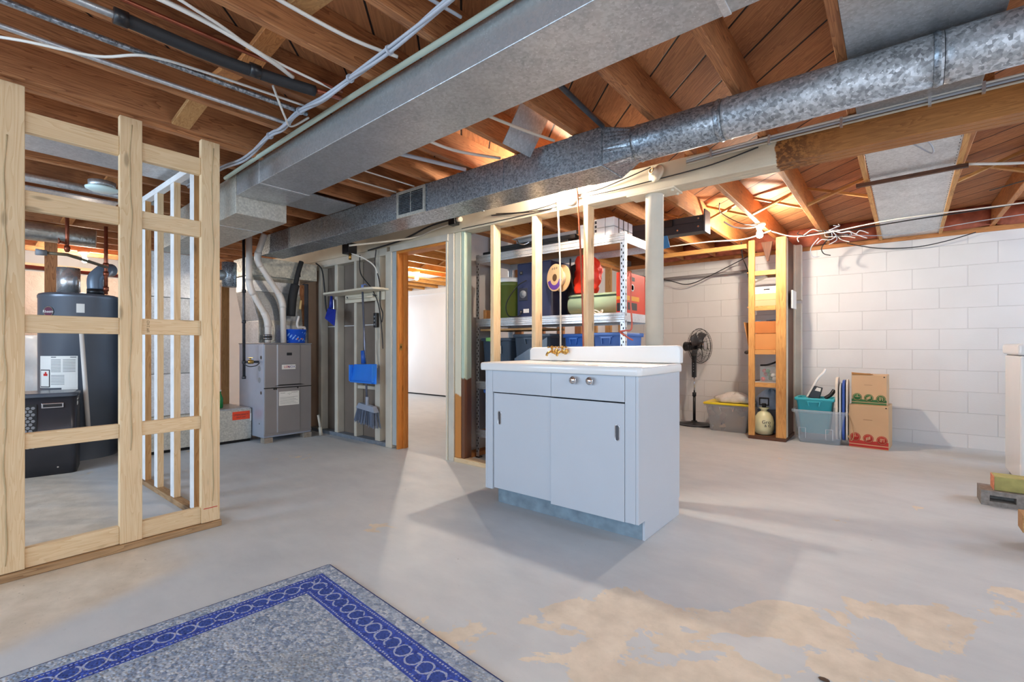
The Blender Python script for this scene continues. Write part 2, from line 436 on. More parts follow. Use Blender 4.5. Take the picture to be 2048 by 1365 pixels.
# ------------------------------------------------------------------ the setting
JB = 2.205     # underside of the joists
JT = 2.392     # underside of the subfloor
WY = 6.60      # white block wall
mb = MB(); mb.box(-9.1, 3.0, -3.6, 6.9, -0.12, 0.0); struct('floor', mb, FLOOR)
mb = MB(); mb.box(-9.1, 3.0, -3.6, 6.9, JT, JT+0.03); struct('ceiling', mb, SUBFLOOR)
mb = MB(); mb.box(-3.13, 3.0, WY, WY+0.2, 0.0, 2.155); struct('wall_back', mb, BLOCK)
mb = MB(); mb.box(-9.1, -3.14, WY-0.02, WY+0.2, 0.03, 2.32); mb.box(-9.1,-3.14,WY-0.021,WY-0.02,1.26,1.262)
struct('wall_far_room', mb, DRYW)
mb = MB(); mb.box(-9.1, 3.0, 6.80, 6.9, 0.0, JT); struct('trim_2', mb, WD('far','X'))
mb = MB(); mb.box(3.0, 3.1, -3.6, 6.9, 0, JT); struct('wall_right', mb, WHITE_P)
mb = MB()
mb.box(-9.1, 3.0, -3.7, -3.6, 0, 0.5); mb.box(-9.1, 3.0, -3.7, -3.6, 2.15, JT)
for a, c in ((-9.1, -5.6), (-3.7, -3.4), (1.2, 3.0)): mb.box(a, c, -3.7, -3.6, 0.5, 2.15)
struct('wall_front', mb, WHITE_P)
mb = MB(); mb.box(-9.2, -9.1, -3.6, 6.9, 0, JT)
struct('wall_left', mb, DRYB)
# framed end wall of the furnace side: kraft faced insulation between studs
fw = thing('insulated_stud_wall', 'kraft faced insulation wall in bright studs behind the grey water heater', 'stud wall', (-9.0, 0, 0))
for i in range(9):
    y0 = -1.1+i*0.46
    q = MB(); q.smooth = True
    n = 8
    vs = []; fs = []
    for a in range(n+1):
        for c in range(13):
            t = a/n; u = c/12
            vs.append((-9.06+0.05*math.sin(PI*t)+0.008*math.sin(u*17+i), y0+0.02+0.42*t, 0.05+1.98*u))
    for a in range(n):
        for c in range(12): fs.append((a*13+c, (a+1)*13+c, (a+1)*13+c+1, a*13+c+1))
    q.add(vs, fs, True); q.build('insulation_batt', KRAFT, fw)
    s_ = MB(); s_.box(-9.08, -8.99, y0-0.02, y0+0.02, 0.04, 2.06); s_.build('stud', WD('new', 'Z'), fw)
s_ = MB(); s_.box(-9.08, -8.99, -1.2, 3.1, 2.06, 2.14); s_.build('top_plate', WD('new', 'Y'), fw)
s_ = MB(); s_.box(-9.08, -8.99, -1.2, 3.1, 0, 0.04); s_.build('bottom_plate', WD('new', 'Y'), fw)
q = MB(); q.smooth = True
vs = []; fs = []
for a in range(13):
    for c in range(15):
        t = a/12; u = c/14
        vs.append((-8.93+0.03*math.sin(t*11+u*5)+0.02*math.sin(u*19), -0.1+1.1*t, 0.02+1.15*u))
for a in range(12):
    for c in range(14): fs.append((a*15+c, (a+1)*15+c, (a+1)*15+c+1, a*15+c+1))
q.add(vs, fs, True)
o = q.build('plastic_sheet', FOILW); tag(o, 'crinkled translucent plastic sheet hanging low on the insulated wall', 'plastic sheet')
md = o.modifiers.new('s', 'SOLIDIFY'); md.thickness = 0.006

# ------------------------------------------------------------------ joists
ORD = ['first','second','third','fourth','fifth','sixth','seventh','eighth','ninth','tenth','eleventh','twelfth','thirteenth','fourteenth','fifteenth','sixteenth','seventeenth']
def side_of_partition(x, what):
    k = int(round((x+0.576+0.406*6)/0.406))
    if k > 0: return 'brown %s, %s one right of the bright stud partition' % (what, ORD[k-1])
    if k == 0: return 'brown %s directly above the bright stud partition, camera side of the beam' % what
    return 'brown %s, %s one left of the bright stud partition' % (what, ORD[-k-1])
fx = [-0.17-0.406*k for k in range(-3, 21)]
for i, x in enumerate(fx):
    mb = MB(); mb.box(x-0.02, x+0.02, -3.55, 3.02, JB, JT)
    o = mb.build('floor_joist', WD('joist', 'Y'), bevel=0.003, seg=1)
    tag(o, side_of_partition(x, 'floor joist'), 'joist', 'joists on the camera side of the beam')
mb = MB(); mb.box(-3.075, -3.033, -3.55, 2.9, 2.185, JT); o = mb.build('floor_joist', WD('joist', 'Y'), bevel=0.003, seg=1)
tag(o, 'extra joist doubled up right above the bright stud partition', 'joist')
bx = [1.56, 1.15, 0.74, 0.33, -0.13, -0.60, -1.02, -1.43, -1.84, -2.25, -2.66]
for x in bx:
    mb = MB(); mb.box(x-0.02, x+0.02, 3.03, 6.58, JB, JT)
    o = mb.build('floor_joist', WD('far', 'Y'), bevel=0.003, seg=1)
    tag(o, 'orange brown floor joist between beam and block wall, %s counted from the right' % ORD[bx.index(x)], 'joist', 'joists between the beam and block wall')
for k in range(15):
    x = -3.2-0.406*k
    mb = MB(); mb.box(x-0.02, x+0.02, 3.03, 6.58, JB, JT)
    o = mb.build('floor_joist', WD('golden', 'Y'), bevel=0.003, seg=1)
    tag(o, 'golden floor joist above the far room, %s counted from the shelving side' % ORD[k], 'joist', 'joists above the far room')
# solid bridging rows (short boards nailed across, camera side)
n = 0
for i in range(len(fx)-1):
    xa, xb = fx[i], fx[i+1]
    if xb < -8.3: break
    mb = MB(); st = (i % 2)*0.05
    mb.beam((xa-0.02, 0.84+st, JB+0.012+0.1*(i % 2)), (xb+0.02, 0.90-st*0.6, JB+0.012+0.1*((i+1) % 2)), 0.085, 0.022)
    o = mb.build('bridging_board', WD('newdark' if i % 3 == 0 else 'far', 'X'), bevel=0.002, seg=1)
    tag(o, side_of_partition((xa+xb)/2+0.203, 'short bridging board').replace('brown ', 'pale '), 'bridging board', 'bridging boards between camera side joists')
# cross bridging, wall side
for i in range(len(bx)-1):
    xa, xb = bx[i], bx[i+1]
    if xb < -2.3: break
    for s in (0, 1):
        z0, z1 = (JB+0.015, JT-0.02) if s else (JT-0.02, JB+0.015)
        mb = MB(); mb.beam((xa-0.02, 4.70+0.045*s, z0), (xb+0.02, 4.70+0.045*s, z1), 0.018, 0.038, up=(0,1,0))
        o = mb.build('cross_brace', WD('golden', 'X'))
        tag(o, 'slim wooden cross brace in the %s joist bay from the right, rising to the %s' % (ORD[i], 'left' if s == 0 else 'right'), 'cross brace', 'crossed braces between the wall side joists')
for k in range(13):
    xa = -3.2-0.406*k
    for s in (0, 1):
        z0, z1 = (JB+0.015, JT-0.02) if s else (JT-0.02, JB+0.015)
        mb = MB(); mb.beam((xa-0.02, 4.75+0.045*s, z0), (xa-0.386, 4.75+0.045*s, z1), 0.018, 0.038, up=(0,1,0))
        o = mb.build('cross_brace', WD('golden', 'X'))
        tag(o, 'slim diagonal wooden brace seen through the doorway ceiling', 'cross brace', 'crossed braces above the far room')
# rim, sill and insulation on top of the block wall
mb = MB(); mb.box(-3.1, 3.0, WY-0.03, WY+0.2, 2.155, JB-0.001)
o = mb.build('sill_plate', WD('far', 'X')); tag(o, 'wooden sill plate lying on top of the white block wall', 'sill plate')
bb = sorted(bx)
for i in range(len(bb)-1):
    if bb[i] < -0.2 and bb[i+1] > -0.2+0.0 and False: pass
    q = MB(); vs = []; fs = []
    for a in range(9):
        for c in range(6):
            t = a/8; u = c/5
            vs.append((bb[i]+0.022+(bb[i+1]-bb[i]-0.044)*t, 6.47-0.05*math.sin(PI*t)*math.sin(PI*u)+rnd.uniform(-.008, .008)+0.05*(1-u), JB+0.005+(JT-JB-0.01)*u))
    for a in range(8):
        for c in range(5): fs.append((a*6+c, (a+1)*6+c, (a+1)*6+c+1, a*6+c+1))
    q.add(vs, fs, True)
    o = q.build('insulation_pillow', INSUL); md = o.modifiers.new('s', 'SOLIDIFY'); md.thickness = 0.03; md.offset = -1
    tag(o, 'reddish insulation above the block wall, %s joist bay counted from the right' % ORD[len(bb)-2-i], 'insulation', 'insulation in the joist ends above the wall')

# ------------------------------------------------------------------ main beam
BY0, BY1, BZ0, BZ1 = 2.962, 3.105, 2.035, 2.200
bt = thing('support_beam', 'long wooden main beam, cream painted on the left and bare on the right', 'beam', (-0.5, 3.03, BZ0))
def beam_mat():
    m, nt, b = new_mat('beam_half_painted')
    nt2 = nt
    t = TONES['beam']
    v = coords(nt, (1.3, 26, 26)); n = noise(nt, v, 1, 3, 0.5, 1.2)
    w = mth(nt, 'FRACT', mth(nt, 'MULTIPLY', n, 10)); f = mth(nt, 'ADD', mth(nt, 'MULTIPLY', w, 0.45), mth(nt, 'MULTIPLY', noise(nt, coords(nt), 3, 3), 0.5))
    wd = ramp(nt, f, [(0.15, t[0]), (0.9, t[1])])
    pv = noise(nt, coords(nt), 3, 3)
    pc = ramp(nt, pv, [(0.3, srgb(206,194,170)), (0.7, srgb(226,216,192))])
    x, y, z = sep(nt, coords(nt))
    edge = mth(nt, 'ADD', x, mth(nt, 'MULTIPLY', noise(nt, coords(nt), 22, 4), 0.06))
    fp = smooth(nt, edge, -0.012+0.03, -0.02+0.03)
    dirt = mth(nt, 'MULTIPLY', smooth(nt, edge, 0.34, 0.05), smooth(nt, noise(nt, coords(nt, (1,1,1)), 30, 5, 0.7), 0.42, 0.55))
    wd = mix(nt, mth(nt, 'MULTIPLY', dirt, 0.8), wd, srgb(80,42,14))
    nt.links.new(mix(nt, fp, wd, pc), b.inputs['Base Color']); b.inputs['Roughness'].default_value = 0.55
    bump(nt, b, noise(nt, coords(nt), 34, 4), 0.35, 0.004)
    return m
BEAM = beam_mat()
for a, c in ((BY0, BY0+0.046), (BY0+0.0485, BY0+0.0945), (BY0+0.097, BY1)):
    mb = MB(); mb.box(-9.0, 2.95, a, c, BZ0, BZ1); mb.build('ply', BEAM, bt, bevel=0.003, seg=1)
# steel column
ct = thing('steel_column', 'cream painted round steel column holding up the beam behind the sink', 'column', (-1.237, 3.033, 0))
mb = MB(); mb.lathe((-1.237, 3.033, 0), [(0.058, 0.012), (0.058, 2.015), (0.061, 2.018), (0.061, 2.024)], 40); mb.build('post', CREAM_D, ct)
mb = MB(); mb.box(-1.40, -1.08, 2.955, 3.112, 2.024, 2.034); mb.cyl((-1.10,2.985,2.034),(-1.10,2.985,2.012),0.008,seg=6); mb.cyl((-1.10,3.08,2.034),(-1.10,3.08,2.012),0.008,seg=6); mb.build('cap_plate', CREAM, ct)
mb = MB(); mb.box(-1.32, -1.15, 2.95, 3.12, 0, 0.012); mb.build('base_plate', CREAM, ct)

# ------------------------------------------------------------------ lampholders and bulbs
def lampholder(loc, n, label, lit=0, group=None, mat=None):
    """porcelain lampholder; n = direction the lamp points"""
    t = thing('lampholder', label, 'light', loc, (0,0,0), group)
    L = Vector(loc); n = Vector(n).normalized(); m = mat or PORC
    q = MB(); M = n.to_track_quat('Z', 'Y').to_matrix().to_4x4(); M.translation = L
    q.lathe((0,0,0), [(0.056,0),(0.056,0.012),(0.050,0.020),(0.030,0.026),(0.024,0.045),(0.0235,0.052),(0.016,0.052)], 28); q.rot(M)
    q.build('base', m, t)
    q = MB(); q.lathe((0,0,0), [(0.016,0.030),(0.016,0.056),(0.013,0.056),(0.013,0.034)], 20); q.rot(M); q.build('socket', BRASS if not lit else CHROME, t)
    if lit:
        q = MB(); q.lathe((0,0,0), [(0.012,0.048),(0.014,0.062),(0.026,0.085),(0.030,0.102),(0.027,0.120),(0.016,0.133),(0.0,0.137)], 20); q.rot(M)
        q.build('bulb', BULB(lit), t)
    return t
lampholder((-1.825, 2.962, 2.105), (-0.12, -1.0, 0.10), 'porcelain lampholder with a lit bulb on the cream beam above the sink', 880)
lampholder((-1.192, 2.962, 2.135), (-0.35, -1.0, 0.25), 'empty cream lampholder without a bulb on the beam beside the round duct', 0, mat=CREAM)
lampholder((-1.02, 5.06, JB), (0.05, 0.0, -1.0), 'porcelain lampholder with a lit bulb under a joist beside the closet frame', 1250)
lampholder((-7.884, 1.26, JB), (0.0, 0.1, -1.0), 'lit bulb glowing over the water heater in front of the insulated wall', 800)
lampholder((-5.9, 4.9, JB), (0.0, 0.1, -1.0), 'lit bulb in the far room beyond the doorway', 1500)
lampholder((-0.9, -1.35, JB), (0.0, 0.1, -1.0), 'lit bulb under the joists behind the camera', 340)
lampholder((1.3, 0.3, JB), (0.0, 0.1, -1.0), 'lit bulb under the joists right of the camera', 270)
# flat round fixture under the joists of the furnace room
t = thing('ceiling_fixture', 'flat round junction box with pale cover under the joists of the furnace room', 'light fixture', (-4.39, 0.80, 2.11))
q = MB(); q.lathe((-4.39,0.80,2.0), [(0.075,0.150),(0.078,0.195)], 28); q.build('box', GALV, t)
q = MB(); q.lathe((-4.39,0.80,2.0), [(0.0,0.128),(0.070,0.130),(0.092,0.140),(0.095,0.150),(0.075,0.152)], 32); q.build('cover', plain('pale_cover', srgb(214,238,238), 0.3), t)

# ------------------------------------------------------------------ bright stud partition (runs away from camera on the left)
PX = -3.01
pw = thing('stud_partition', 'bright new stud partition with flat studs and blocking at the left', 'stud wall', (PX, 0.2, 0))
for y0, y1 in ((-0.42,-0.33), (0.195,0.285), (0.617,0.708), (0.975,1.068)):
    q = MB(); q.box(PX-0.038, PX, y0, y1, 0.036, 2.185); q.build('stud', WD('new', 'Z'), pw, bevel=0.003)
for ya, yb in ((-0.33,0.195), (0.285,0.617), (0.708,0.975)):
    for k, (z0, z1) in enumerate(((0.036,0.124),(0.567,0.637),(1.088,1.170),(1.638,1.726),(1.987,2.079))):
        q = MB(); q.box(PX-0.048, PX-0.010, ya, yb, z0, z1); q.build('blocking', WD('new', 'Y'), pw, bevel=0.003)
q = MB(); q.box(PX-0.052, PX+0.010, -0.5, 1.075, 0.0, 0.034); q.build('bottom_plate', WD('plate', 'Y'), pw, bevel=0.004)
# painted drips of caulk on the studs
for y, zz in ((0.225, (0.07, 1.95)), (0.66, (0.5, 2.15)), (1.03, (0.15, 2.15))):
    pts = [(PX+0.0005, y+0.004*math.sin(i*0.9)+0.002*math.sin(i*2.1), zz[0]+(zz[1]-zz[0])*i/22) for i in range(23)]
    q = MB(); q.tube(spline(pts, 3), 0.0035, 6, radii=[0.0015+0.0018*abs(math.sin(i*0.35)) for i in range(22*3+1)])
    q.build('adhesive_bead', plain('dried_adhesive', srgb(188,164,124), 0.5), pw)
q = MB(); q.mat = 0; q.box(PX, PX+0.0006, 0.985, 1.055, 0.113, 0.117); q.build('red_mark', RED, pw)
q = MB(); 
Mt = Matrix(((0,-0.0,1,PX-0.0096),(0,1,0,0.735),(1,0,0,1.13),(0,0,0,1)))
Mt = Matrix.Translation((PX-0.0096, 0.735, 1.13)) @ Euler((R(90), R(-90), R(90))).to_matrix().to_4x4()
q.text('SPF 2 KD', 0.016, Mt); q.build('grade_stamp', plain('stamp_ink', srgb(130,100,70), 0.7), pw)

# inner partition at right angle, light on the wood painted in as white faces
WW = plain('lit_wood_white', srgb(226,226,226), 0.7, var=0.08, vscale=14)
iw = thing('stud_partition', 'shorter stud partition with faces painted white as lit leading back from the bright one', 'stud wall', (-3.1, 1.05, 0))
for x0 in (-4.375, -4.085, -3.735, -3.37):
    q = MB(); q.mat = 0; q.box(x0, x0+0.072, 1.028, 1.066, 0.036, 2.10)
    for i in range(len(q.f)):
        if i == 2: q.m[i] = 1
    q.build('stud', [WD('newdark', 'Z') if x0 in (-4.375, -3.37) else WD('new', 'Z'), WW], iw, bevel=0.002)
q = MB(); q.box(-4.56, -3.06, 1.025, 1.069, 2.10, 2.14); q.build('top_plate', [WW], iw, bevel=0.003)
q = MB(); q.box(-4.56, -3.06, 1.02, 1.072, 0, 0.036); q.build('bottom_plate', WD('plate', 'X'), iw, bevel=0.003)
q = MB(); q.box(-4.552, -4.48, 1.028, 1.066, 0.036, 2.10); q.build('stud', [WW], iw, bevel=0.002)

# ------------------------------------------------------------------ painted stud wall beside the furnace
sw = thing('stud_wall', 'cream painted stud wall with brown panel between furnace and doorway', 'stud wall', (-4.6, 3.0, 0))
for x0, x1 in ((-5.365,-5.30), (-5.01,-4.95), (-4.62,-4.575), (-4.235,-4.15)):
    q = MB(); q.box(x0, x1, 2.968, 3.055, 0.04, 1.955); q.build('stud', CREAM_D, sw, bevel=0.003)
q = MB(); q.box(-5.6, -4.03, 2.965, 3.058, 1.955, 2.034); q.build('top_plate', CREAM_D, sw, bevel=0.003)
q = MB(); q.box(-5.6, -4.03, 2.962, 3.058, 0, 0.04); q.build('bottom_plate', plain('grey_sill_paint', srgb(120,128,138), 0.6, var=0.15, vscale=20), sw, bevel=0.003)
q = MB(); q.box(-4.575, -4.235, 2.985, 3.03, 0.565, 0.60); q.build('blocking', CREAM_D, sw, bevel=0.002)
q = MB(); q.box(-7.0, -4.10, 3.058, 3.070, 0, 2.034); q.build('panel', HARDB, sw)
q = MB(); q.box(-5.30, -4.24, 3.0545, 3.058, 1.253, 1.262); q.build('panel_seam', WHITE_P, sw)

# doorway frame
df = thing('door_frame', 'orange wood door jamb in the painted wall leading to the far room', 'door frame', (-3.5, 3.0, 0))
q = MB(); q.box(-4.03, -3.932, 2.948, 3.075, 0.0, 1.985); q.build('painted_post', CREAM_D, df, bevel=0.006)
q = MB(); q.box(-3.930, -3.862, 2.96, 3.075, 0.035, 1.97); q.build('painted_stop', plain('grey_blue_paint', srgb(176,184,186), 0.6), df, bevel=0.002)
q = MB(); q.box(-3.860, -3.836, 2.955, 3.085, 0.0, 1.97); q.build('jamb', WD('casing', 'Z'), df, bevel=0.002)
q = MB(); q.box(-3.836, -3.822, 3.02, 3.06, 0.0, 1.945); q.build('door_stop', WD('casing', 'Z'), df, bevel=0.002)
q = MB(); q.box(-3.836, -3.152, 2.955, 3.085, 1.945, 1.97); q.build('head_jamb', WD('casing', 'X'), df, bevel=0.002)
q = MB(); q.box(-3.96, -3.12, 2.95, 3.10, 1.972, 2.034); q.build('header', CREAM_D, df, bevel=0.003)
q = MB(); q.box(-3.836, -3.8345, 2.975, 3.01, 0.985, 1.05); q.build('strike_plate', BRASS, df)
q = MB(); q.box(-3.8345, -3.8335, 2.987, 2.998, 1.005, 1.030); q.build('strike_hole', DARK, df)
# right side of the doorway
q = MB(); q.box(-3.15, -3.128, 2.955, 3.10, 0.0, 1.97); q.build('right_jamb', CREAM, df, bevel=0.002)

# ------------------------------------------------------------------ open stud wall behind the sink
s2 = thing('stud_wall', 'open stud wall under the beam between doorway and steel column', 'stud wall', (-2.2, 3.0, 0))
q = MB(); q.box(-3.125, -3.055, 2.962, 3.06, 0.0, 2.034); q.build('painted_stud', CREAM_D, s2, bevel=0.004)
def halfpaint(name, pc, wc, zt):
    m, nt, b = new_mat(name)
    x, y, z = sep(nt, coords(nt))
    e = mth(nt, 'ADD', z, mth(nt, 'MULTIPLY', noise(nt, coords(nt), 14, 3), 0.10))
    nt.links.new(mix(nt, smooth(nt, e, zt, zt+0.02), wc, pc), b.inputs['Base Color']); b.inputs['Roughness'].default_value = 0.55
    return m
q = MB(); q.box(-3.050, -2.975, 2.972, 3.062, 0.04, 2.034); q.build('half_painted_stud', halfpaint('half_cream', srgb(226,216,190), srgb(204,134,64), 0.58+0.05), s2, bevel=0.004)
q = MB(); q.box(-2.972, -2.934, 2.975, 3.065, 0.04, 2.034); q.build('half_painted_stud', halfpaint('half_green', srgb(188,204,184), srgb(110,68,42), 0.74+0.05), s2, bevel=0.003)
for x0 in (-2.622, -2.194, -1.735):
    q = MB(); q.box(x0, x0+0.038, 2.964, 3.053, 0.04, 2.034); q.build('stud', WD('new', 'Z'), s2, bevel=0.003)
q = MB(); q.box(-3.05, -1.30, 2.962, 3.055, 0, 0.038); q.build('bottom_plate', WD('new', 'X'), s2, bevel=0.003)

# partition between the shelving and the far room, seen from behind
s3 = thing('stud_wall', 'brown stud wall backed with white drywall behind the metal shelving', 'stud wall', (-3.08, 4.8, 0))
ys = [3.12+0.40*k for k in range(9)]
for k, y in enumerate(ys):
    q = MB(); q.box(-3.12, -3.032, y, y+0.038, 0.04, 2.10); q.build('stud', WD('dark' if k < 2 else 'joist', 'Z') if k < 6 else WD('newdark', 'Z'), s3, bevel=0.002)
q = MB(); q.box(-3.12, -3.032, 3.12, 6.58, 2.10, 2.14); q.build('top_plate', WD('far', 'Y'), s3)
q = MB(); q.box(-3.12, -3.032, 3.12, 6.58, 0, 0.04); q.build('bottom_plate', WD('far', 'Y'), s3)
q = MB(); q.box(-3.135, -3.121, 3.145, 6.58, 0.02, 2.12); q.build('drywall', DRYB, s3)

# outlet hole in the far drywall
o = MB().box(-8.72, -8.45, WY-0.0225, WY-0.0205, 0.10, 0.24).build('wall_opening', DARK); tag(o, 'small rough opening cut low in the far white drywall', 'wall opening')
o = MB().box(-8.60, -8.50, WY-0.026, WY-0.0226, 0.105, 0.22).build('wood_scrap', WD('golden', 'X')); tag(o, 'scrap of pale wood inside the low wall opening', 'wood scrap')
# trim strip along the top of the far drywall
o = MB().box(-9.05, -3.14, WY-0.045, WY-0.0205, 2.10, 2.20).build('trim_1', WHITE_P); o['kind'] = 'structure'
for i, x in enumerate((-7.6, -6.9, -6.3)):
    o = MB().box(x, x+0.34, 4.2+0.15*i, 5.5, JB-0.006, JB-0.004).build('duct_panning', GALV_L)
    tag(o, 'pale metal sheet under the joists of the far room', 'duct panning', 'metal sheets over the far room')

# ------------------------------------------------------------------ big rectangular duct
A = -0.033   # slight skew of the run
def dy(x): return (x+1.0)*A
d1 = thing('trunk_duct', 'large flat galvanised trunk duct crossing the ceiling nearest the camera', 'duct', (-1.5, 1.4, 2.05))
def runbox(q, xa, xb, ya, yb, z0, z1):
    return q.hexa([(xa, ya+dy(xa), z0), (xb, ya+dy(xb), z0), (xb, yb+dy(xb), z0), (xa, yb+dy(xa), z0)],
                  [(xa, ya+dy(xa), z1), (xb, ya+dy(xb), z1), (xb, yb+dy(xb), z1), (xa, yb+dy(xa), z1)])
YA, YB = 1.253, 1.575
for xa, xb in ((2.4, 0.75), (0.747, -0.40), (-0.403, -3.10), (-3.103, -3.476)):
    q = MB(); runbox(q, xb, xa, YA, YB, 2.050, 2.196); q.build('duct_section', GALV, d1, bevel=0.003)
for x in (-0.4015, -3.1015, 0.7485):
    q = MB(); runbox(q, x-0.012, x+0.012, YA-0.003, YB+0.003, 2.047, 2.199); q.build('joint_flange', GALV_L, d1, bevel=0.002)
q = MB(); runbox(q, -5.45, -3.478, YA-0.004, YB+0.02, 1.93, 2.196); q.build('drop_section', GALV_Y, d1, bevel=0.003)
q = MB(); runbox(q, -3.93, -3.915, YA-0.007, YB+0.023, 1.927, 2.197); q.build('joint_flange', GALV, d1)
# return drop and low return box behind the studs
d2 = thing('return_duct', 'tall galvanised return duct dropping behind the inner studs to the floor box', 'duct', (-5.65, 1.5, 0))
q = MB(); q.box(-5.90, -5.46, 1.235, 1.72, 1.50, 1.93); q.build('drop_section', GALV_L, d2, bevel=0.003)
q = MB(); q.box(-5.90, -5.47, 1.235, 1.72, 0.76, 1.498); q.build('drop_section', GALV, d2, bevel=0.003)
q = MB(); q.box(-5.90, -5.46, 1.235, 1.72, 0.355, 0.758); q.build('drop_section', GALV_L, d2, bevel=0.003)
q = MB(); q.box(-6.0, -5.43, 1.235, 2.235, 0.03, 0.353); q.build('floor_box', GALV_Y, d2, bevel=0.003)
q = MB(); q.box(-5.98, -5.45, 1.24, 2.23, 0.0, 0.03); q.build('box_base', DARK, d2)
q = MB(); q.box(-5.98, -5.425, 1.76, 2.22, 0.353, 0.362); q.box(-5.7,-5.44,1.78,2.2,0.3625,0.366); q.build('lid_flange', GALV, d2)
q = MB(); q.box(-5.43, -5.4285, 2.045, 2.218, 0.243, 0.330); q.build('orange_tag', plain('orange_label', srgb(232,70,32), 0.5), d2, label='orange paper tag with black print')
q = MB(); Mt = Matrix.Translation((-5.4282, 2.13, 0.295)) @ Euler((R(90),0,R(90))).to_matrix().to_4x4()
q.text('EMERGENCY', 0.026, Mt); Mt.translation.z = 0.268; q.text('SHUT-OFF', 0.020, Mt); q.build('tag_print', INK, d2)
q = MB(); q.box(-5.43,-5.4283,2.221,2.234,0.22,0.30); q.build('paper_scrap', PAPER, d2)
# panned joist bay over the furnace room
for (xa, xb, ya, yb, z, lab, mt) in ((-3.97,-3.645,-0.6,1.2,2.182,'pale galvanised sheet closing a joist bay above the furnace room', GALV_L),
    (-0.150,0.30,1.62,2.94,2.190,'grey galvanised sheet under the joists above the round duct', GALV),
    (-3.93,-3.49,1.72,2.26,2.192,'short galvanised sheet between the two ducts near the furnace', GALV),
    (-5.2,-4.9,-0.6,1.0,2.185,'galvanised sheet closing a joist bay farther left over the furnace room', GALV_L)):
    o = MB().box(xa, xb, ya, yb, z, z+0.012).build('duct_panning', mt, bevel=0.002); tag(o, lab, 'duct panning')
# tapering panned bay between the beam and the wall with wood edge strips
t = thing('duct_panning', 'long pale sheet metal panel with wood edge strips between beam and block wall', 'duct panning', (0.1, 4.8, 2.19))
q = MB(); q.hexa([(-0.150,3.12,2.193),(0.300,3.12,2.193),(0.372,6.56,2.193),(-0.105,6.56,2.193)],[(-0.150,3.12,2.200),(0.300,3.12,2.200),(0.372,6.56,2.200),(-0.105,6.56,2.200)]); q.build('sheet', GALV_L, t)
for (xa, xb) in ((-0.172,-0.120), (0.300,0.362)):
    q = MB(); q.beam((xa,3.12,2.188),(xb,6.56,2.188),0.026,0.016); q.build('edge_strip', WD('golden','Y'), t)
nails = MB()
for i in range(60):
    u = i/59
    for (xa, xb) in ((-0.150,-0.098), (0.278,0.340)):
        nails.sphere((xa+(xb-xa)*u, 3.15+3.38*u, 2.192), 0.0025, 6, 4)
nails.build('nail_row', IRON, t)['kind'] = 'stuff'
o = MB().beam((-0.215,4.17,2.165),(0.36,4.12,2.165),0.026,0.024).build('wood_batten', WD('dark','X')); tag(o, 'thin dark batten nailed across the pale sheet metal panel', 'batten')
o = MB().tube(spline([(0.02,3.4,2.188),(0.10,3.45,2.13),(0.16,3.52,2.10),(0.15,3.42,2.12),(0.07,3.3,2.188)],6),0.004,6).build('hanging_wire', WIRE_G); tag(o, 'loop of wire hanging from the pale metal panel by the beam', 'wire')

# ------------------------------------------------------------------ second duct: rectangular, then round
d3 = thing('branch_duct', 'spangled galvanised duct along the beam, rectangular then round', 'duct', (-2.0, 2.4, 2.0))
RY0, RY1, RZ0, RZ1 = 2.268, 2.520, 1.996, 2.196
secs = [(-5.30,-4.66),(-4.657,-4.22),(-4.217,-4.05),(-4.047,-2.30),(-2.297,-1.41)]
for xa, xb in secs:
    q = MB(); q.box(xa, xb, RY0, RY1, RZ0, RZ1); q.build('duct_section', GALV_D, d3, bevel=0.003)
for x in (-4.6585,-4.2185,-4.0485,-2.2985,-1.4085):
    q = MB(); q.box(x-0.010, x+0.010, RY0-0.002, RY1+0.002, RZ0-0.002, RZ1+0.002); q.build('drive_cleat', GALV_D, d3, bevel=0.001)
for x in (-2.62,-1.9):
    q = MB(); q.box(x-0.003, x+0.003, RY0-0.004, RY0, RZ0, RZ1); q.build('standing_seam', GALV_D, d3)
q = MB(); q.box(-1.405, -1.215, RY0, RY1, RZ0-0.006, RZ1+0.004); q.build('collar_section', GALV_D, d3, bevel=0.003)
# square to round
q = MB(); n = 32; rc = (2.362, 2.092); rr = 0.092
sq = []
for i in range(n):
    a = 2*PI*i/n; c, s_ = math.cos(a), math.sin(a); k = 1/max(abs(c), abs(s_))
    sq.append((-1.213, (RY0+RY1)/2+c*k*0.124, (RZ0+RZ1)/2+s_*k*0.101))
ci = [(-1.06, rc[0]+math.cos(2*PI*i/n)*rr, rc[1]+math.sin(2*PI*i/n)*rr) for i in range(n)]
q.add(sq+ci, [(i,(i+1)%n,n+(i+1)%n,n+i) for i in range(n)], False); q.build('square_to_round', GALV_D, d3)
xs = [-1.06, -0.62, 0.14, 0.95, 2.4]
for i in range(4):
    q = MB(); q.lathe((0, rc[0], rc[1]), [(rr, xs[i]), (rr, xs[i]+0.012), (rr+0.0035, xs[i]+0.020), (rr, xs[i]+0.028), (rr, xs[i+1]-0.002)], 40, 'X'); q.build('round_pipe', GALV_D if i == 0 else GALV_R, d3)
    if i:
        q = MB(); q.lathe((0, rc[0], rc[1]), [(rr+0.001, xs[i]-0.03), (rr+0.005, xs[i]-0.018), (rr+0.001, xs[i]-0.010)], 40, 'X', caps=False); q.build('crimp_ring', GALV_D, d3)
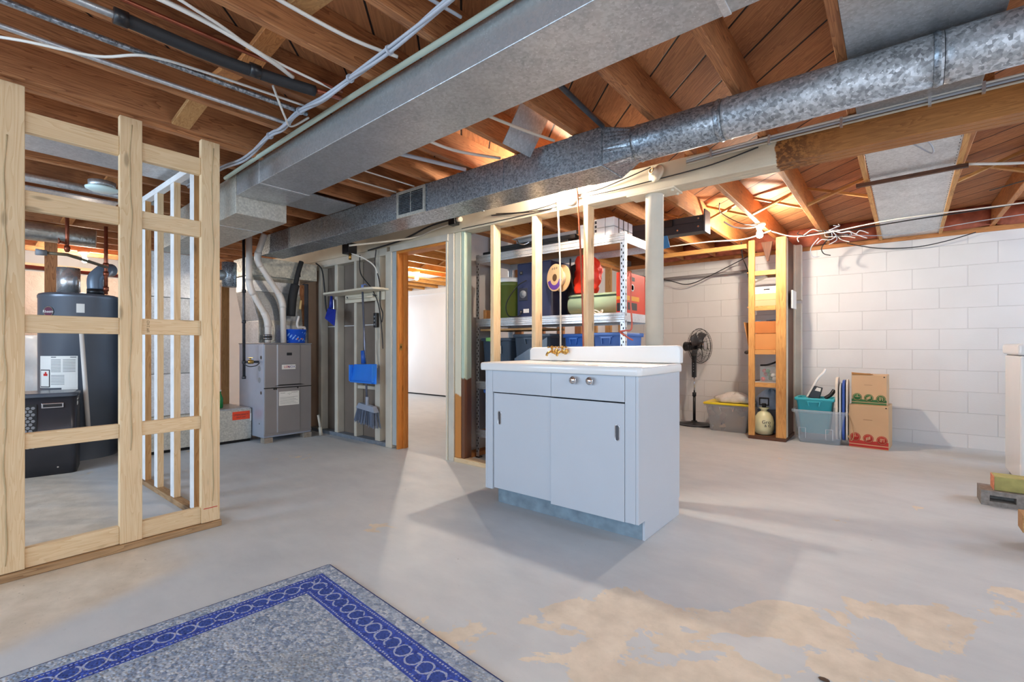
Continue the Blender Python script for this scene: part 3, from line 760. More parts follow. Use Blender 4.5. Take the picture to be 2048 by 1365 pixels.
# floor side register grille
gr = thing('register_grille', 'small louvred register grille set in the rectangular duct side', 'grille', (-2.78, RY0, 2.09))
q = MB()
x0, x1, z0, z1 = -2.945, -2.622, 1.992, 2.190
q.box(x0, x1, RY0-0.014, RY0-0.002, z0, z0+0.022); q.box(x0, x1, RY0-0.014, RY0-0.002, z1-0.022, z1); q.box(x0, x0+0.022, RY0-0.014, RY0-0.002, z0+0.022, z1-0.022); q.box(x1-0.022, x1, RY0-0.014, RY0-0.002, z0+0.022, z1-0.022)
q.box((x0+x1)/2-0.003, (x0+x1)/2+0.003, RY0-0.012, RY0-0.002, z0, z1)
q.build('frame', GALV_Y, gr, bevel=0.002)
q = MB()
for i in range(12): 
    z = z0+0.028+i*0.0125; q.beam((x0+0.02, RY0-0.009, z), (x1-0.02, RY0-0.009, z), 0.0012, 0.012, up=(0,0.6,1))
q.build('louvres', GALV_D, gr)
q = MB(); q.box(x0+0.02, x1-0.02, RY0-0.004, RY0-0.0022, z0+0.02, z1-0.02); q.build('opening', DARK, gr)
o = MB(); o.hexa([(-1.82,2.02,2.10),(-1.60,1.95,2.10),(-1.60,1.955,2.10),(-1.82,2.025,2.10)],[(-1.78,2.10,2.37),(-1.50,2.03,2.37),(-1.50,2.035,2.37),(-1.78,2.105,2.37)])
o = MB().beam((-1.66,2.10,2.13),(-1.50,2.10,2.36),0.25,0.004,up=(1,0,0)).build('metal_baffle', GALV); tag(o, 'tilted grey metal plate standing up between joists above the duct', 'metal plate')

# ------------------------------------------------------------------ vintage sink cabinet
CX0, CX1, CF, CB = -2.076, -1.022, 2.300, 2.895
sc_ = thing('sink_cabinet', 'white enamelled vintage sink cabinet with sliding doors standing before the stud wall', 'sink cabinet', (-1.55, 2.6, 0))
q = MB(); q.box(CX0, CX0+0.016, CF, CB, 0.108, 0.873); q.build('side_panel', CAB, sc_, bevel=0.002)
q = MB(); q.box(CX1-0.016, CX1, CF, CB, 0.108, 0.873); q.build('side_panel', CAB, sc_, bevel=0.002)
q = MB(); q.box(CX0+0.017, CX1-0.017, CB-0.012, CB, 0.108, 0.873); q.build('back_panel', CAB, sc_)
q = MB(); q.box(CX0+0.017, CX1-0.017, CF+0.05, CB-0.013, 0.108, 0.122); q.build('bottom_panel', CAB, sc_)
q = MB(); q.box(CX0+0.0165, CX0+0.060, CF, CF+0.02, 0.108, 0.873); q.build('face_stile', CAB, sc_, bevel=0.0015)
q = MB(); q.box(CX1-0.075, CX1-0.0165, CF, CF+0.02, 0.108, 0.873); q.build('face_stile', CAB, sc_, bevel=0.0015)
q = MB(); q.box(CX0+0.062, -1.563, CF-0.0005, CF+0.02, 0.734, 0.872); q.build('upper_panel', CAB, sc_, bevel=0.002)
q = MB(); q.box(-1.560, CX1-0.077, CF-0.003, CF+0.02, 0.734, 0.872); q.build('upper_panel', CAB, sc_, bevel=0.002)
for (xa, xb, yy, z0, hx) in ((CX0+0.064, -1.558, CF+0.009, 0.118, -1.963), (-1.562, CX1-0.077, CF-0.004, 0.108, -1.139)):
    q = MB(); q.box(xa, xb, yy, yy+0.014, z0, 0.727); dr = q.build('sliding_door', CAB, sc_, bevel=0.002)
    q = MB()
    # recessed oval pull: chrome rim ring and dark hollow
    M0 = [(hx+0.012*math.cos(a), yy-0.0015, 0.571+0.030*(1 if math.sin(a) >= 0 else -1)+0.012*math.sin(a)) for a in [2*PI*i/24 for i in range(24)]]
    q.tube(M0, 0.0026, 6, closed=True); pull = q.build('recessed_pull', CHROME, dr)
    q = MB(); q.add([(x, yy-0.0006, z) for x, y, z in M0], [tuple(range(24))]); q.build('pull_hollow', plain('pull_hollow', (0.10,0.10,0.11), 0.35, 0.6), pull)
for hx in (-1.397, -1.292):
    kn = MB(); kn.lathe((hx, CF-0.003, 0.838), [(0.010,0.0),(0.008,-0.012),(0.019,-0.018),(0.023,-0.026),(0.020,-0.034),(0.0,-0.038)], 28, 'Y'); kn.build('knob', CHROME, sc_)
q = MB(); q.box(CX0+0.035, CX1-0.019, 2.388, 2.40, 0.0, 0.094); q.build('toe_kick', plain('shaded_enamel', srgb(132,150,162), 0.5, var=0.22, vscale=14), sc_, bevel=0.001)  # shadow of the recess painted into the board as grey-blue
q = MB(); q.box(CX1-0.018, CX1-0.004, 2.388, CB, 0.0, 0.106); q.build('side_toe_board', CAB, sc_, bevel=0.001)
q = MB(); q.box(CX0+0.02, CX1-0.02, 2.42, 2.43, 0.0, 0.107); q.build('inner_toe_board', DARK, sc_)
# enamel top with rolled edge and shallow basin
def rrect(x0, x1, y0, y1, r, n=5):
    out = []
    for (cx, cy, a0) in ((x1-r,y1-r,0),(x0+r,y1-r,90),(x0+r,y0+r,180),(x1-r,y0+r,270)):
        for i in range(n+1):
            a = R(a0+90*i/n); out.append((cx+r*math.cos(a), cy+r*math.sin(a)))
    return out
def loft(q, loops, cap0=False, cap1=True, smooth=True):
    n = len(loops[0]); vs = [p for L in loops for p in L]
    fs = [(i*n+k, i*n+(k+1)%n, (i+1)*n+(k+1)%n, (i+1)*n+k) for i in range(len(loops)-1) for k in range(n)]
    q.add(vs, fs, smooth)
    caps = []
    if cap0: caps.append(tuple(range(n))[::-1])
    if cap1: caps.append(tuple(range((len(loops)-1)*n, len(loops)*n)))
    if caps: q.add(vs, caps, False)
    return q
q = MB()
def L_(x0,x1,y0,y1,r,z): return [(a,b,z) for a,b in rrect(x0,x1,y0,y1,r)]
TX0, TX1, TY0, TY1 = -2.106, -0.998, 2.268, 2.885
loft(q, [L_(TX0+0.004,TX1-0.004,TY0+0.004,TY1,0.025,0.874), L_(TX0,TX1,TY0,TY1,0.03,0.882), L_(TX0,TX1,TY0,TY1,0.03,0.912), L_(TX0+0.004,TX1-0.004,TY0+0.004,TY1-0.004,0.03,0.921), L_(TX0+0.016,TX1-0.016,TY0+0.016,TY1-0.016,0.03,0.924),
         L_(TX0+0.028,TX1-0.028,TY0+0.028,TY1-0.10,0.03,0.918), L_(-1.62,-1.06,TY0+0.075,TY1-0.13,0.05,0.912), L_(-1.60,-1.08,TY0+0.09,TY1-0.15,0.06,0.80)], True, True)
q.build('enamel_top', PORC, sc_)
q = MB()
bs = [(-2.118,0.924),(-0.998,0.924),(-0.998,1.010),(-1.004,1.026),(-1.02,1.033),(-2.085,1.019),(-2.105,1.012),(-2.118,0.996)]
q.prism(bs, 'Y', 2.835, 2.890); q.build('backsplash', PORC, sc_, bevel=0.008, seg=3)
for fxx in (-1.886, -1.800):
    f = thing('faucet', 'x', 'faucet', (fxx, 2.80, 0.96))
    tag(f, 'aged brass tap on the sink backsplash, the left of the two' if fxx < -1.85 else 'aged brass tap on the sink backsplash, the right of the two', 'tap')
    q = MB(); q.lathe((fxx, 2.83, 0.985), [(0.017,0.004),(0.017,-0.004),(0.011,-0.010),(0.010,-0.035)], 16, 'Y'); q.build('flange', BRASS, f)
    q = MB(); q.tube(spline([(fxx,2.80,0.985),(fxx-0.004,2.775,0.988),(fxx-0.012,2.752,0.978),(fxx-0.016,2.745,0.958)], 5), 0.0085, 10); q.build('spout', BRASS, f)
    q = MB(); q.cyl((fxx,2.79,0.99),(fxx,2.79,1.018),0.008); q.sphere((fxx,2.79,1.022),0.009,10,8); q.build('stem', BRASS, f)
    q = MB()
    for k in range(4):
        a = R(20+90*k); q.cyl((fxx,2.79,1.018),(fxx+0.026*math.cos(a),2.79+0.026*math.sin(a),1.020),0.0045,0.0035,8); q.sphere((fxx+0.028*math.cos(a),2.79+0.028*math.sin(a),1.020),0.007,8,6)
    q.build('cross_handle', BRASS, f)
    q = MB(); q.lathe((fxx+0.022,2.812,0.993),[(0.010,-0.01),(0.016,-0.006),(0.016,0.002),(0.010,0.006)],16,'Y'); q.build('ring_nut', BRASS, f)
# two thin supply tubes hanging from the ceiling behind the sink
for (a, b_, lab, mt) in (((-1.945,2.945,2.15),(-1.905,2.93,0.93),'pale thin tube dropping from the beam behind the left tap', CREAM_D),((-1.775,2.94,2.18),(-1.712,2.93,0.93),'dark copper tube dropping from the beam behind the sink', COPPER)):
    q = MB(); q.tube(spline([a, ((a[0]+b_[0])/2+0.008, a[1]-0.004, 1.6), b_], 8), 0.0065, 8); o = q.build('supply_tube', mt); tag(o, lab, 'pipe')

# ------------------------------------------------------------------ metal shelving behind the stud wall
RX0, RX1, SY0, SY1 = -3.008, -1.530, 3.205, 3.70
rk = thing('shelving_unit', 'galvanised boltless metal shelving unit standing behind the open studs', 'shelving unit', (-2.27, 3.45, 0))
def slots(q, x, y, face, z0, z1, step=0.05):
    z = z0
    q.mat = 1
    while z < z1:
        if face == 'Y': q.box(x-0.004, x+0.004, y-0.0008, y, z, z+0.016)
        else: q.box(x, x+0.0008, y-0.004, y+0.004, z, z+0.016)
        z += step
    q.mat = 0
for (x, y, sx, sy) in ((RX0, SY0, 1, 1), (RX1, SY0, -1, 1), (RX0, SY1, 1, -1), (RX1, SY1, -1, -1)):
    q = MB(); w = 0.036
    q.box(x, x+sx*w, y, y+sy*0.0018, 0.004, 1.865); q.box(x, x+sx*0.0018, y+sy*0.0018, y+sy*w, 0.004, 1.865)
    if sy > 0: slots(q, x+sx*0.012, y, 'Y', 0.05, 1.82); slots(q, x+sx*0.026, y, 'Y', 0.075, 1.82)
    if sx < 0: slots(q, x, y+sy*0.018, 'X', 0.05, 1.82)
    q.build('post', [STEEL, DARK], rk)
    q = MB(); q.box(x-0.003*sx, x+sx*0.04, y-0.003*sy, y+sy*0.04, 0, 0.012); q.build('foot', BLACK, rk)
for z in (1.856, 1.275, 0.705, 0.262):
    for y, s_ in ((SY0-0.004, 1), (SY1+0.004, -1)):
        q = MB(); prof = [(0,0),(0,0.014),(0.006,0.018),(0.006,0.030),(0,0.034),(0,0.048),(0.006,0.052),(0.006,0.062),(0,0.066),(0,0.070)]
        vs = []; 
        for x in (RX0+0.002, RX1-0.002): vs += [(x, y+s_*-p*0.6, z-0.070+h) for p, h in prof]+[(x, y+s_*0.012, z), (x, y+s_*0.012, z-0.070)]
        n = len(prof)+2
        q.add(vs, [tuple(range(n)), tuple(range(n, 2*n))[::-1]]+[(i, n+i, n+(i+1)%n, (i+1)%n) for i in range(n)], False)
        q.build('shelf_beam', STEEL, rk)
    for x, s_ in ((RX0+0.003, 1), (RX1-0.003, -1)):
        q = MB(); q.box(x, x+s_*0.012, SY0+0.01, SY1-0.01, z-0.066, z-0.002); q.build('side_beam', STEEL, rk)
    q = MB(); q.box(RX0+0.016, RX1-0.016, SY0+0.010, SY1-0.010, z-0.016, z-0.006); q.build('shelf_panel', WD('newdark', 'X'), rk, label='brown particle board shelf panel')

def tote(name, x0, x1, y0, y1, z0, h, color, label, cat='storage bin', lid=None, alpha=None, group=None, taper=0.05, handles=True, lipw=0.016, tip=None):
    t = thing(name, label, cat, ((x0+x1)/2, (y0+y1)/2, z0), group=group)
    m = color
    q = MB(); tw = (x1-x0)*taper; td = (y1-y0)*taper; r = 0.025
    def L(d, z, rr=r): return [(a, b, z) for a, b in rrect(x0+tw*d+lipw, x1-tw*d-lipw, y0+td*d+lipw, y1-td*d-lipw, rr)]
    zt = z0+h
    loops = [L(1.0, z0), L(0.9, z0+0.008), L(0.05, zt-0.03), L(0, zt-0.028)]
    loft(q, loops, True, False)
    inner = [[(a, b, z) for a, b in rrect(x0+tw*d+lipw+0.004, x1-tw*d-lipw-0.004, y0+td*d+lipw+0.004, y1-td*d-lipw-0.004, r)] for d, z in ((0, zt-0.002), (1.0, z0+0.006))]
    loft(q, inner, False, True)
    q.build('body', m, t)
    q = MB()
    def K(e, z): return [(a, b, z) for a, b in rrect(x0+e, x1-e, y0+e, y1-e, r+0.008)]
    loft(q, [K(lipw, zt-0.030), K(0.002, zt-0.030), K(0.0, zt-0.004), K(0.004, zt), K(lipw+0.002, zt), K(lipw+0.004, zt-0.006)], False, False); q.build('rim', m, t)
    if handles:
        q = MB(); xm = (x0+x1)/2; hw = (x1-x0)*0.17
        q.prism([(xm-hw-0.012, zt-0.030), (xm+hw+0.012, zt-0.030), (xm+hw+0.012, zt-0.036), (xm+hw*0.98, zt-0.036), (xm+hw*0.8, zt-0.085), (xm+hw*0.66, zt-0.085), (xm+hw*0.76, zt-0.045), (xm-hw*0.76, zt-0.045), (xm-hw*0.66, zt-0.085), (xm-hw*0.8, zt-0.085), (xm-hw*0.98, zt-0.036), (xm-hw-0.012, zt-0.036)], 'Y', y0+0.002, y0+lipw+0.006)
        q.build('handle', m, t, bevel=0.002)
    if lid:
        q = MB(); loft(q, [K(-0.004, zt-0.012), K(-0.006, zt+0.002), K(-0.002, zt+0.010), K(0.02, zt+0.012), K(0.03, zt+0.006)], True, True); q.build('lid', lid, t)
    return t
BLUE_T = plain('blue_tote', srgb(48,104,190), 0.42, var=0.03)
BLUE_L = plain('blue_tote_pale', srgb(84,124,196), 0.42, var=0.03)
SLATE = plain('slate_tote', srgb(70,84,100), 0.42, var=0.04)
NAVY = plain('navy_fabric', srgb(42,50,84), 0.6, var=0.06)
tote('storage_tote', -2.985, -2.62, 3.225, 3.64, 0.700, 0.40, SLATE, 'slate grey storage tote with a green clip at the left end of the shelf')
tote('storage_tote', -2.60, -2.20, 3.215, 3.66, 0.700, 0.43, SLATE, 'slate grey storage tote right of the green clipped one on the middle shelf')
tote('storage_tote', -2.10, -1.885, 3.24, 3.66, 0.700, 0.425, BLUE_T, 'bright blue storage tote just above the left part of the sink backsplash')
tote('storage_tote', -1.83, -1.57, 3.23, 3.66, 0.700, 0.43, BLUE_L, 'paler blue storage tote beside the perforated front post of the shelving')
tote('storage_tote', -2.96, -2.55, 3.23, 3.64, 0.257, 0.37, BLUE_L, 'blue storage tote on the lowest shelf, half hidden by the sink cabinet')
o = MB().box(-2.90, -2.815, 3.215, 3.245, 1.070, 1.105).build('bin_clip', plain('green_clip', srgb(136,196,110), 0.5), bevel=0.004); tag(o, 'light green clip latched on the left slate tote', 'clip')
t = thing('sticker', 'white printed sticker on the left slate tote', 'sticker', (-2.75,3.222,0.985)); q = MB(); q.box(-2.80,-2.73,3.2300,3.2312,0.96,1.03); q.build('paper', PAPER, t); q = MB(); q.box(-2.785,-2.745,3.2290,3.2299,0.995,1.02); q.build('print', INK, t)
q = MB(); q.hexa([(-2.55,3.208,0.71),(-2.22,3.208,0.87),(-2.22,3.212,0.87),(-2.55,3.212,0.71)],[(-2.56,3.208,0.92),(-2.22,3.208,1.10),(-2.22,3.212,1.10),(-2.56,3.212,0.92)]); 
o = q.build('plastic_sheet', plain('clear_lid', srgb(150,170,190), 0.25, Alpha=0.45)); tag(o, 'translucent plastic sheet leaning against the slate tote', 'plastic sheet')
o = MB().hexa([(-2.285,3.16,0.93),(-2.245,3.16,0.93),(-2.245,3.175,0.93),(-2.285,3.175,0.93)],[(-2.255,3.175,1.0),(-2.235,3.175,1.0),(-2.235,3.185,1.0),(-2.255,3.185,1.0)]).build('green_folder', plain('green_folder', srgb(70,176,60), 0.5)); tag(o, 'bright green folder edge behind the sink top', 'folder')
o = MB().box(-2.965, -2.30, 3.216, 3.60, 1.165, 1.182).build('wood_board', WD('newdark','X')); tag(o, 'loose thin board lying on top of the slate totes', 'board')
# second shelf items, z = 1.270
ZS = 1.270
t = thing('drink_cooler', 'olive green drum cooler with white lid on the second shelf', 'cooler', (-2.78, 3.42, ZS))
OLIVE = plain('olive_plastic', srgb(98,112,48), 0.4); 
q = MB(); q.lathe((-2.78,3.42,ZS), [(0.105,0),(0.112,0.01),(0.120,0.30),(0.128,0.303),(0.128,0.335),(0.122,0.337)], 32, sx=1.05); q.build('body', OLIVE, t)
q = MB(); q.lathe((-2.78,3.42,ZS), [(0.130,0.337),(0.134,0.345),(0.134,0.368),(0.126,0.378),(0.0,0.380)], 32, sx=1.05); q.build('lid', PORC, t)
q = MB(); q.cyl((-2.895,3.38,ZS+0.29),(-2.925,3.365,ZS+0.29),0.022); q.cyl((-2.925,3.365,ZS+0.29),(-2.935,3.36,ZS+0.29),0.014); q.build('handle_pivot', GREY, t)
t = thing('audio_case', 'navy equipment case with round sockets between the cooler and cable spool', 'equipment case', (-2.50, 3.45, ZS))
q = MB(); q.box(-2.635,-2.27,3.34,3.66,ZS,ZS+0.49); q.build('body', NAVY, t, bevel=0.01)
for (z, w) in ((0.39, 0.024),(0.045,0.024)):
    q = MB(); q.box(-2.60,-2.60+w*1.3,3.3345,3.339,ZS+z,ZS+z+w*1.3); s_ = q.build('socket', BLACK, t, bevel=0.002)
    q = MB(); q.cyl((-2.60+w*0.65,3.334,ZS+z+w*0.65),(-2.60+w*0.65,3.331,ZS+z+w*0.65),0.008); q.build('socket_ring', CHROME, s_)
q = MB(); q.box(-2.61,-2.515,3.335,3.339,ZS+0.16,ZS+0.27); sp_ = q.build('dial_plate', plain('case_plate', (0.03,0.03,0.045), 0.4), t, bevel=0.004)
q = MB(); q.lathe((-2.563,3.335,ZS+0.215),[(0.036,0),(0.034,-0.006),(0.012,-0.004),(0.012,-0.012),(0,-0.012)],24,'Y'); q.build('dial', GREY, sp_)
q = MB(); q.box(-2.56,-2.50,3.335,3.338,ZS+0.05,ZS+0.085); q.build('label', PAPER, t)
o = MB().tube(spline([(-2.50,3.30,ZS+0.33),(-2.60,3.29,ZS+0.28),(-2.70,3.27,ZS+0.14),(-2.68,3.27,ZS+0.03),(-2.60,3.30,ZS+0.02),(-2.57,3.325,ZS+0.055)],8),0.005,8).build('cable_loop', WIRE_B); tag(o, 'black cord looping in front of the green cooler', 'cord')
t = thing('cable_spool', 'tan wooden cable spool with purple label hanging in front of the navy case', 'cable spool', (-2.175, 3.25, 1.60))
SP = plain('spool_board', srgb(222,186,140), 0.6)
sx_, sy_, sz_ = -2.175, 3.262, 1.590
def disc(q, c, n, R_, t_): q.cyl(Vector(c)-Vector(n)*t_/2, Vector(c)+Vector(n)*t_/2, R_, seg=36)
nn = Vector((-0.35,-0.93,0)).normalized()
q = MB(); disc(q, (sx_,sy_,sz_), nn, 0.112, 0.008); q.build('front_flange', SP, t, bevel=0.001)
q = MB(); disc(q, Vector((sx_,sy_,sz_))-nn*0.07, nn, 0.112, 0.008); q.build('rear_flange', SP, t, bevel=0.001)
q = MB(); q.cyl(Vector((sx_,sy_,sz_))-nn*0.066, Vector((sx_,sy_,sz_))-nn*0.004, 0.06, seg=24); q.build('wire_coil', WIRE_W, t)
q = MB(); disc(q, Vector((sx_,sy_,sz_))+nn*0.0045, nn, 0.030, 0.002); q.build('hub_hole', plain('hub', (0.10,0.05,0.02), 0.7), t)
ax = Vector((0,0,1)).cross(nn).normalized(); q = MB(); c0 = Vector((sx_,sy_,sz_))+nn*0.0052
ar = [c0+(-ax*math.cos(a)*rr_+Vector((0,0,1))*math.sin(a)*rr_) for rr_ in (0.062,0.100) for a in [R(195+150*i/16) for i in range(17)]]
q.add(ar, [(i,i+1,18+i,17+i) for i in range(16)], False); q.build('purple_label', plain('purple_print', srgb(104,64,160), 0.5), t)
q = MB(); Mr = Matrix((( -ax.x*-1, 0, nn.x, 0),( -ax.y*-1, 0, nn.y, 0),(0,1,0,0),(0,0,0,1)))
Mt = Matrix.Translation(c0+nn*0.0006+Vector((0,0,0.078))) @ Mr
q.text('o o o', 0.035, Mt); q.build('flange_holes', INK, t)
# red jacket bundle
t = thing('red_jacket', 'crumpled bright red jacket hanging over the rolled mat on the shelf', 'jacket', (-2.02, 3.50, 1.45))
REDF = plain('red_nylon', srgb(232,56,34), 0.5, var=0.12, vscale=12, bmp=1.0, bscale=16)
q = MB(); seg = 28; prof = []
import random as _r
rr2 = _r.Random(3)
vs = []; fs = []; nr = 16
for i in range(nr+1):
    u = i/nr; z = 1.468+0.315*u
    w = 0.10*(0.72+0.45*math.sin(PI*(u*0.8+0.12)))*(1-0.45*max(0,u-0.8)*5*0.5); d = 0.07
    for k in range(seg):
        a = 2*PI*k/seg; e = 1+0.13*math.sin(a*5+u*9)+0.08*math.sin(a*9-u*14)+rr2.uniform(-.03,.03)
        vs.append((-2.03+0.03*math.sin(u*3)+w*math.cos(a)*e, 3.50+d*math.sin(a)*e, z))
fs = [(i*seg+k, i*seg+(k+1)%seg, (i+1)*seg+(k+1)%seg, (i+1)*seg+k) for i in range(nr) for k in range(seg)]
q.add(vs, fs, True); q.add(vs, [tuple(range(seg)), tuple(range(nr*seg, (nr+1)*seg))], False); q.build('body', REDF, t)
q = MB(); q.tube(spline([(-2.12,3.41,1.76),(-2.115,3.40,1.66),(-2.105,3.405,1.58),(-2.09,3.41,1.50)],6),0.007,8); q.build('sleeve_piping', BLACK, t)
# foam mat roll
t = thing('foam_mat', 'pale green foam mat rolled up along the second shelf', 'foam mat', (-1.85, 3.42, ZS))
MATG = plain('green_foam', srgb(152,176,148), 0.8)
q = MB(); sp = []
for i in range(110):
    a = i/110*2*PI*3.4; r_ = 0.030+0.060*i/110; sp.append((3.43+r_*math.cos(a), ZS+0.0985+r_*math.sin(a)))
th = 0.010
vs = []
for x in (-2.115, -1.64):
    for (y, z), (dy_, dz_) in zip(sp, [(math.cos(i/110*2*PI*3.4), math.sin(i/110*2*PI*3.4)) for i in range(110)]):
        vs += [(x, y, z), (x, y-dy_*th, z-dz_*th)]
n = 110
for i in range(n-1):
    a, b_, c_, d_ = 2*i, 2*i+1, 2*i+2, 2*i+3; o_ = 2*n
    fs_ = [(a, c_, o_+c_, o_+a), (b_, o_+b_, o_+d_, d_), (a, b_, d_, c_), (o_+a, o_+c_, o_+d_, o_+b_)]
    q.add([], [], True)
    for k, f in enumerate(fs_): q.f.append(f); q.m.append(0); q.sm.append(k < 2)
q.v = vs; q.build('foam', MATG, t)
o = MB().tube([(-1.80+0.05*math.cos(a)*1.1, 3.27+0.02*math.sin(a), ZS+0.022+0.012*math.sin(a*3)) for a in [2*PI*i/30 for i in range(44)]], 0.005, 8).build('cord_coil', WIRE_W); tag(o, 'small coil of white cord lying before the foam mat', 'cord')
# orange tool box carton
t = thing('tool_carton', 'orange red cardboard tool carton at the right end of the second shelf', 'carton', (-1.50, 3.50, ZS))
q = MB(); q.box(-1.625,-1.552,3.26,3.62,ZS,ZS+0.31); q.build('carton', plain('orange_carton', srgb(222,62,30), 0.5), t, bevel=0.002)
q = MB(); q.box(-1.5515,-1.5505,3.27,3.50,ZS+0.10,ZS+0.135); q.build('yellow_stripe', plain('amber_print', srgb(236,160,30), 0.5), t)
q = MB(); q.box(-1.5515,-1.5505,3.30,3.46,ZS+0.03,ZS+0.085); q.box(-1.5515,-1.5505,3.34,3.42,ZS+0.25,ZS+0.28); q.box(-1.62,-1.56,3.2585,3.2595,ZS+0.02,ZS+0.08); q.build('printed_picture', INK, t)['kind'] = 'stuff'
q = MB(); q.lathe((-1.551,3.38,ZS+0.20),[(0.028,0),(0.028,0.001),(0.020,0.001),(0.020,0)],20,'X'); q.build('printed_badge', PAPER, t)
q = MB(); q.box(-1.622,-1.558,3.2585,3.2595,ZS+0.105,ZS+0.13); q.build('yellow_stripe', plain('amber_print2', srgb(236,160,30), 0.5), t)
o = MB().tube(spline([(-1.50,3.19,1.53),(-1.49,3.185,1.56),(-1.475,3.19,1.53),(-1.478,3.19,1.35),(-1.47,3.19,1.16),(-1.52,3.185,1.14),(-1.56,3.19,1.13),(-1.50,3.19,1.09),(-1.46,3.19,1.07)],6),0.006,8).build('hanging_strap', plain('coral_strap', srgb(220,110,92), 0.6)); tag(o, 'coral coloured strap hanging on the right front post of the shelving', 'strap')
o = MB().box(-2.97,-2.935,3.26,3.50,ZS,ZS+0.09).build('cardboard_tray', CARD_O, bevel=0.003); tag(o, 'low brown cardboard tray at the left end of the second shelf', 'cardboard tray')
# dark backpack behind
q = MB(); q.lathe((-2.185,3.60,ZS),[(0.06,0),(0.075,0.05),(0.075,0.38),(0.05,0.46),(0.0,0.48)],20,sx=1.0,sy=0.8); o = q.build('dark_bag', plain('maroon_bag', (0.035,0.022,0.022), 0.7, bmp=0.5, bscale=18)); tag(o, 'dark bag standing between the navy case and red jacket', 'bag')
# top shelf items z=1.851
ZT = 1.851
t = thing('tripod_bundle', 'bundle of folded black metal stands lying along the top shelf', 'stands', (-2.5, 3.40, ZT))
for i, (xa, xb, ya, z, r_, m) in enumerate(((-2.96,-2.05,3.26,0.020,0.019,BLACK),(-2.93,-2.10,3.31,0.022,0.020,GREY),(-2.90,-2.0,3.285,0.058,0.018,BLACK),(-2.70,-2.02,3.35,0.060,0.022,BLACK),(-2.60,-2.0,3.30,0.094,0.016,GREY))):
    q = MB(); q.beam((xa,ya,ZT+z),(xb,ya+0.02,ZT+z+0.004),r_*2,r_*1.9); q.build('folded_leg', m, t, bevel=0.004)
q = MB(); q.tube(spline([(-2.56,3.24,ZT+0.10),(-2.52,3.225,ZT+0.06),(-2.46,3.225,ZT+0.045),(-2.42,3.235,ZT+0.06)],5),0.006,8); q.build('clamp_handle', CHROME, t)
q = MB(); q.hexa([(-2.62,3.24,ZT+0.112),(-2.36,3.24,ZT+0.112),(-2.36,3.38,ZT+0.112),(-2.62,3.38,ZT+0.112)],[(-2.55,3.26,ZT+0.126),(-2.40,3.26,ZT+0.135),(-2.38,3.36,ZT+0.130),(-2.55,3.36,ZT+0.126)]); q.build('pale_wrap', PAPER, t)
tote('plastic_box', -1.965, -1.84, 3.25, 3.55, ZT, 0.13, plain('frosted_box', srgb(206,214,222), 0.35), 'frosted white plastic box on the top shelf above the sink', handles=False, taper=0.03, lipw=0.006)
t = thing('boxed_tiles', 'wrapped block of white edged cartons with black straps on the top shelf', 'wrapped cartons', (-1.70, 3.4, ZT))
for i in range(2):
    for k in range(2):
        q = MB(); q.box(-1.775+0.075*i,-1.703+0.075*i,3.23,3.55,ZT+0.004+0.072*k,ZT+0.073+0.072*k); q.build('carton', [plain('pale_carton', srgb(206,206,210), 0.5)], t, bevel=0.004)
q = MB(); q.box(-1.828,-1.78,3.24,3.5,ZT+0.002,ZT+0.035); q.build('flat_sleeve', PAPER, t)
q = MB(); q.box(-1.805,-1.778,3.25,3.5,ZT+0.036,ZT+0.15); c_ = q.build('printed_sleeve', PAPER, t)
q = MB()
for z in (0.05,0.082,0.115): q.box(-1.800,-1.784,3.2480,3.2492,ZT+z,ZT+z+0.022)
q.build('sleeve_print', INK, c_)['kind'] = 'stuff'
q = MB()
for y in (3.30,3.38,3.46): q.box(-1.6275,-1.6262,y,y+0.012,ZT,ZT+0.147)
q.build('strap', BLACK, t)['kind'] = 'stuff'
# black garage rail hung under the joists
t = thing('door_opener_rail', 'black metal rail unit hung under the joists right of the column', 'metal rail', (-1.7, 4.26, 2.02))
q = MB(); q.box(-2.25,-1.275,4.20,4.33,2.02,2.105); q.build('channel', plain('charcoal_metal', (0.035,0.035,0.04), 0.4, 0.3), t, bevel=0.004)
q = MB(); q.box(-2.25,-1.29,4.225,4.32,2.106,2.165); q.build('lid_rail', plain('charcoal_lid', (0.06,0.06,0.066), 0.4, 0.3), t, bevel=0.003)
q = MB(); q.box(-1.66,-1.545,4.185,4.199,2.09,2.155); q.build('end_block', BLACK, t, bevel=0.004)
q = MB(); q.box(-1.274,-1.262,4.19,4.34,2.01,2.203); q.build('end_bracket', plain('bracket_grey', (0.12,0.12,0.13), 0.4, 0.5), t, bevel=0.002)
for x,z in ((-1.32,2.06),(-1.32,2.13),(-1.61,2.12),(-1.50,2.05)):
    q = MB(); q.cyl((x,4.205 if z < 2.1 else 4.226,z),(x,4.19,z),0.008); q.build('screw', CHROME, t)
q = MB(); q.box(-2.20,-2.18,4.20,4.33,2.166,2.204); q.build('strap', STEEL, t)
o = MB().hexa([(-1.65,4.19,1.90),(-1.565,4.19,1.91),(-1.565,4.194,1.91),(-1.65,4.194,1.90)],[(-1.665,4.19,2.018),(-1.59,4.19,2.018),(-1.59,4.194,2.018),(-1.665,4.194,2.018)]).build('blue_tape', plain('blue_tape', srgb(70,150,214), 0.5)); tag(o, 'strip of light blue tape hanging below the black rail', 'tape')

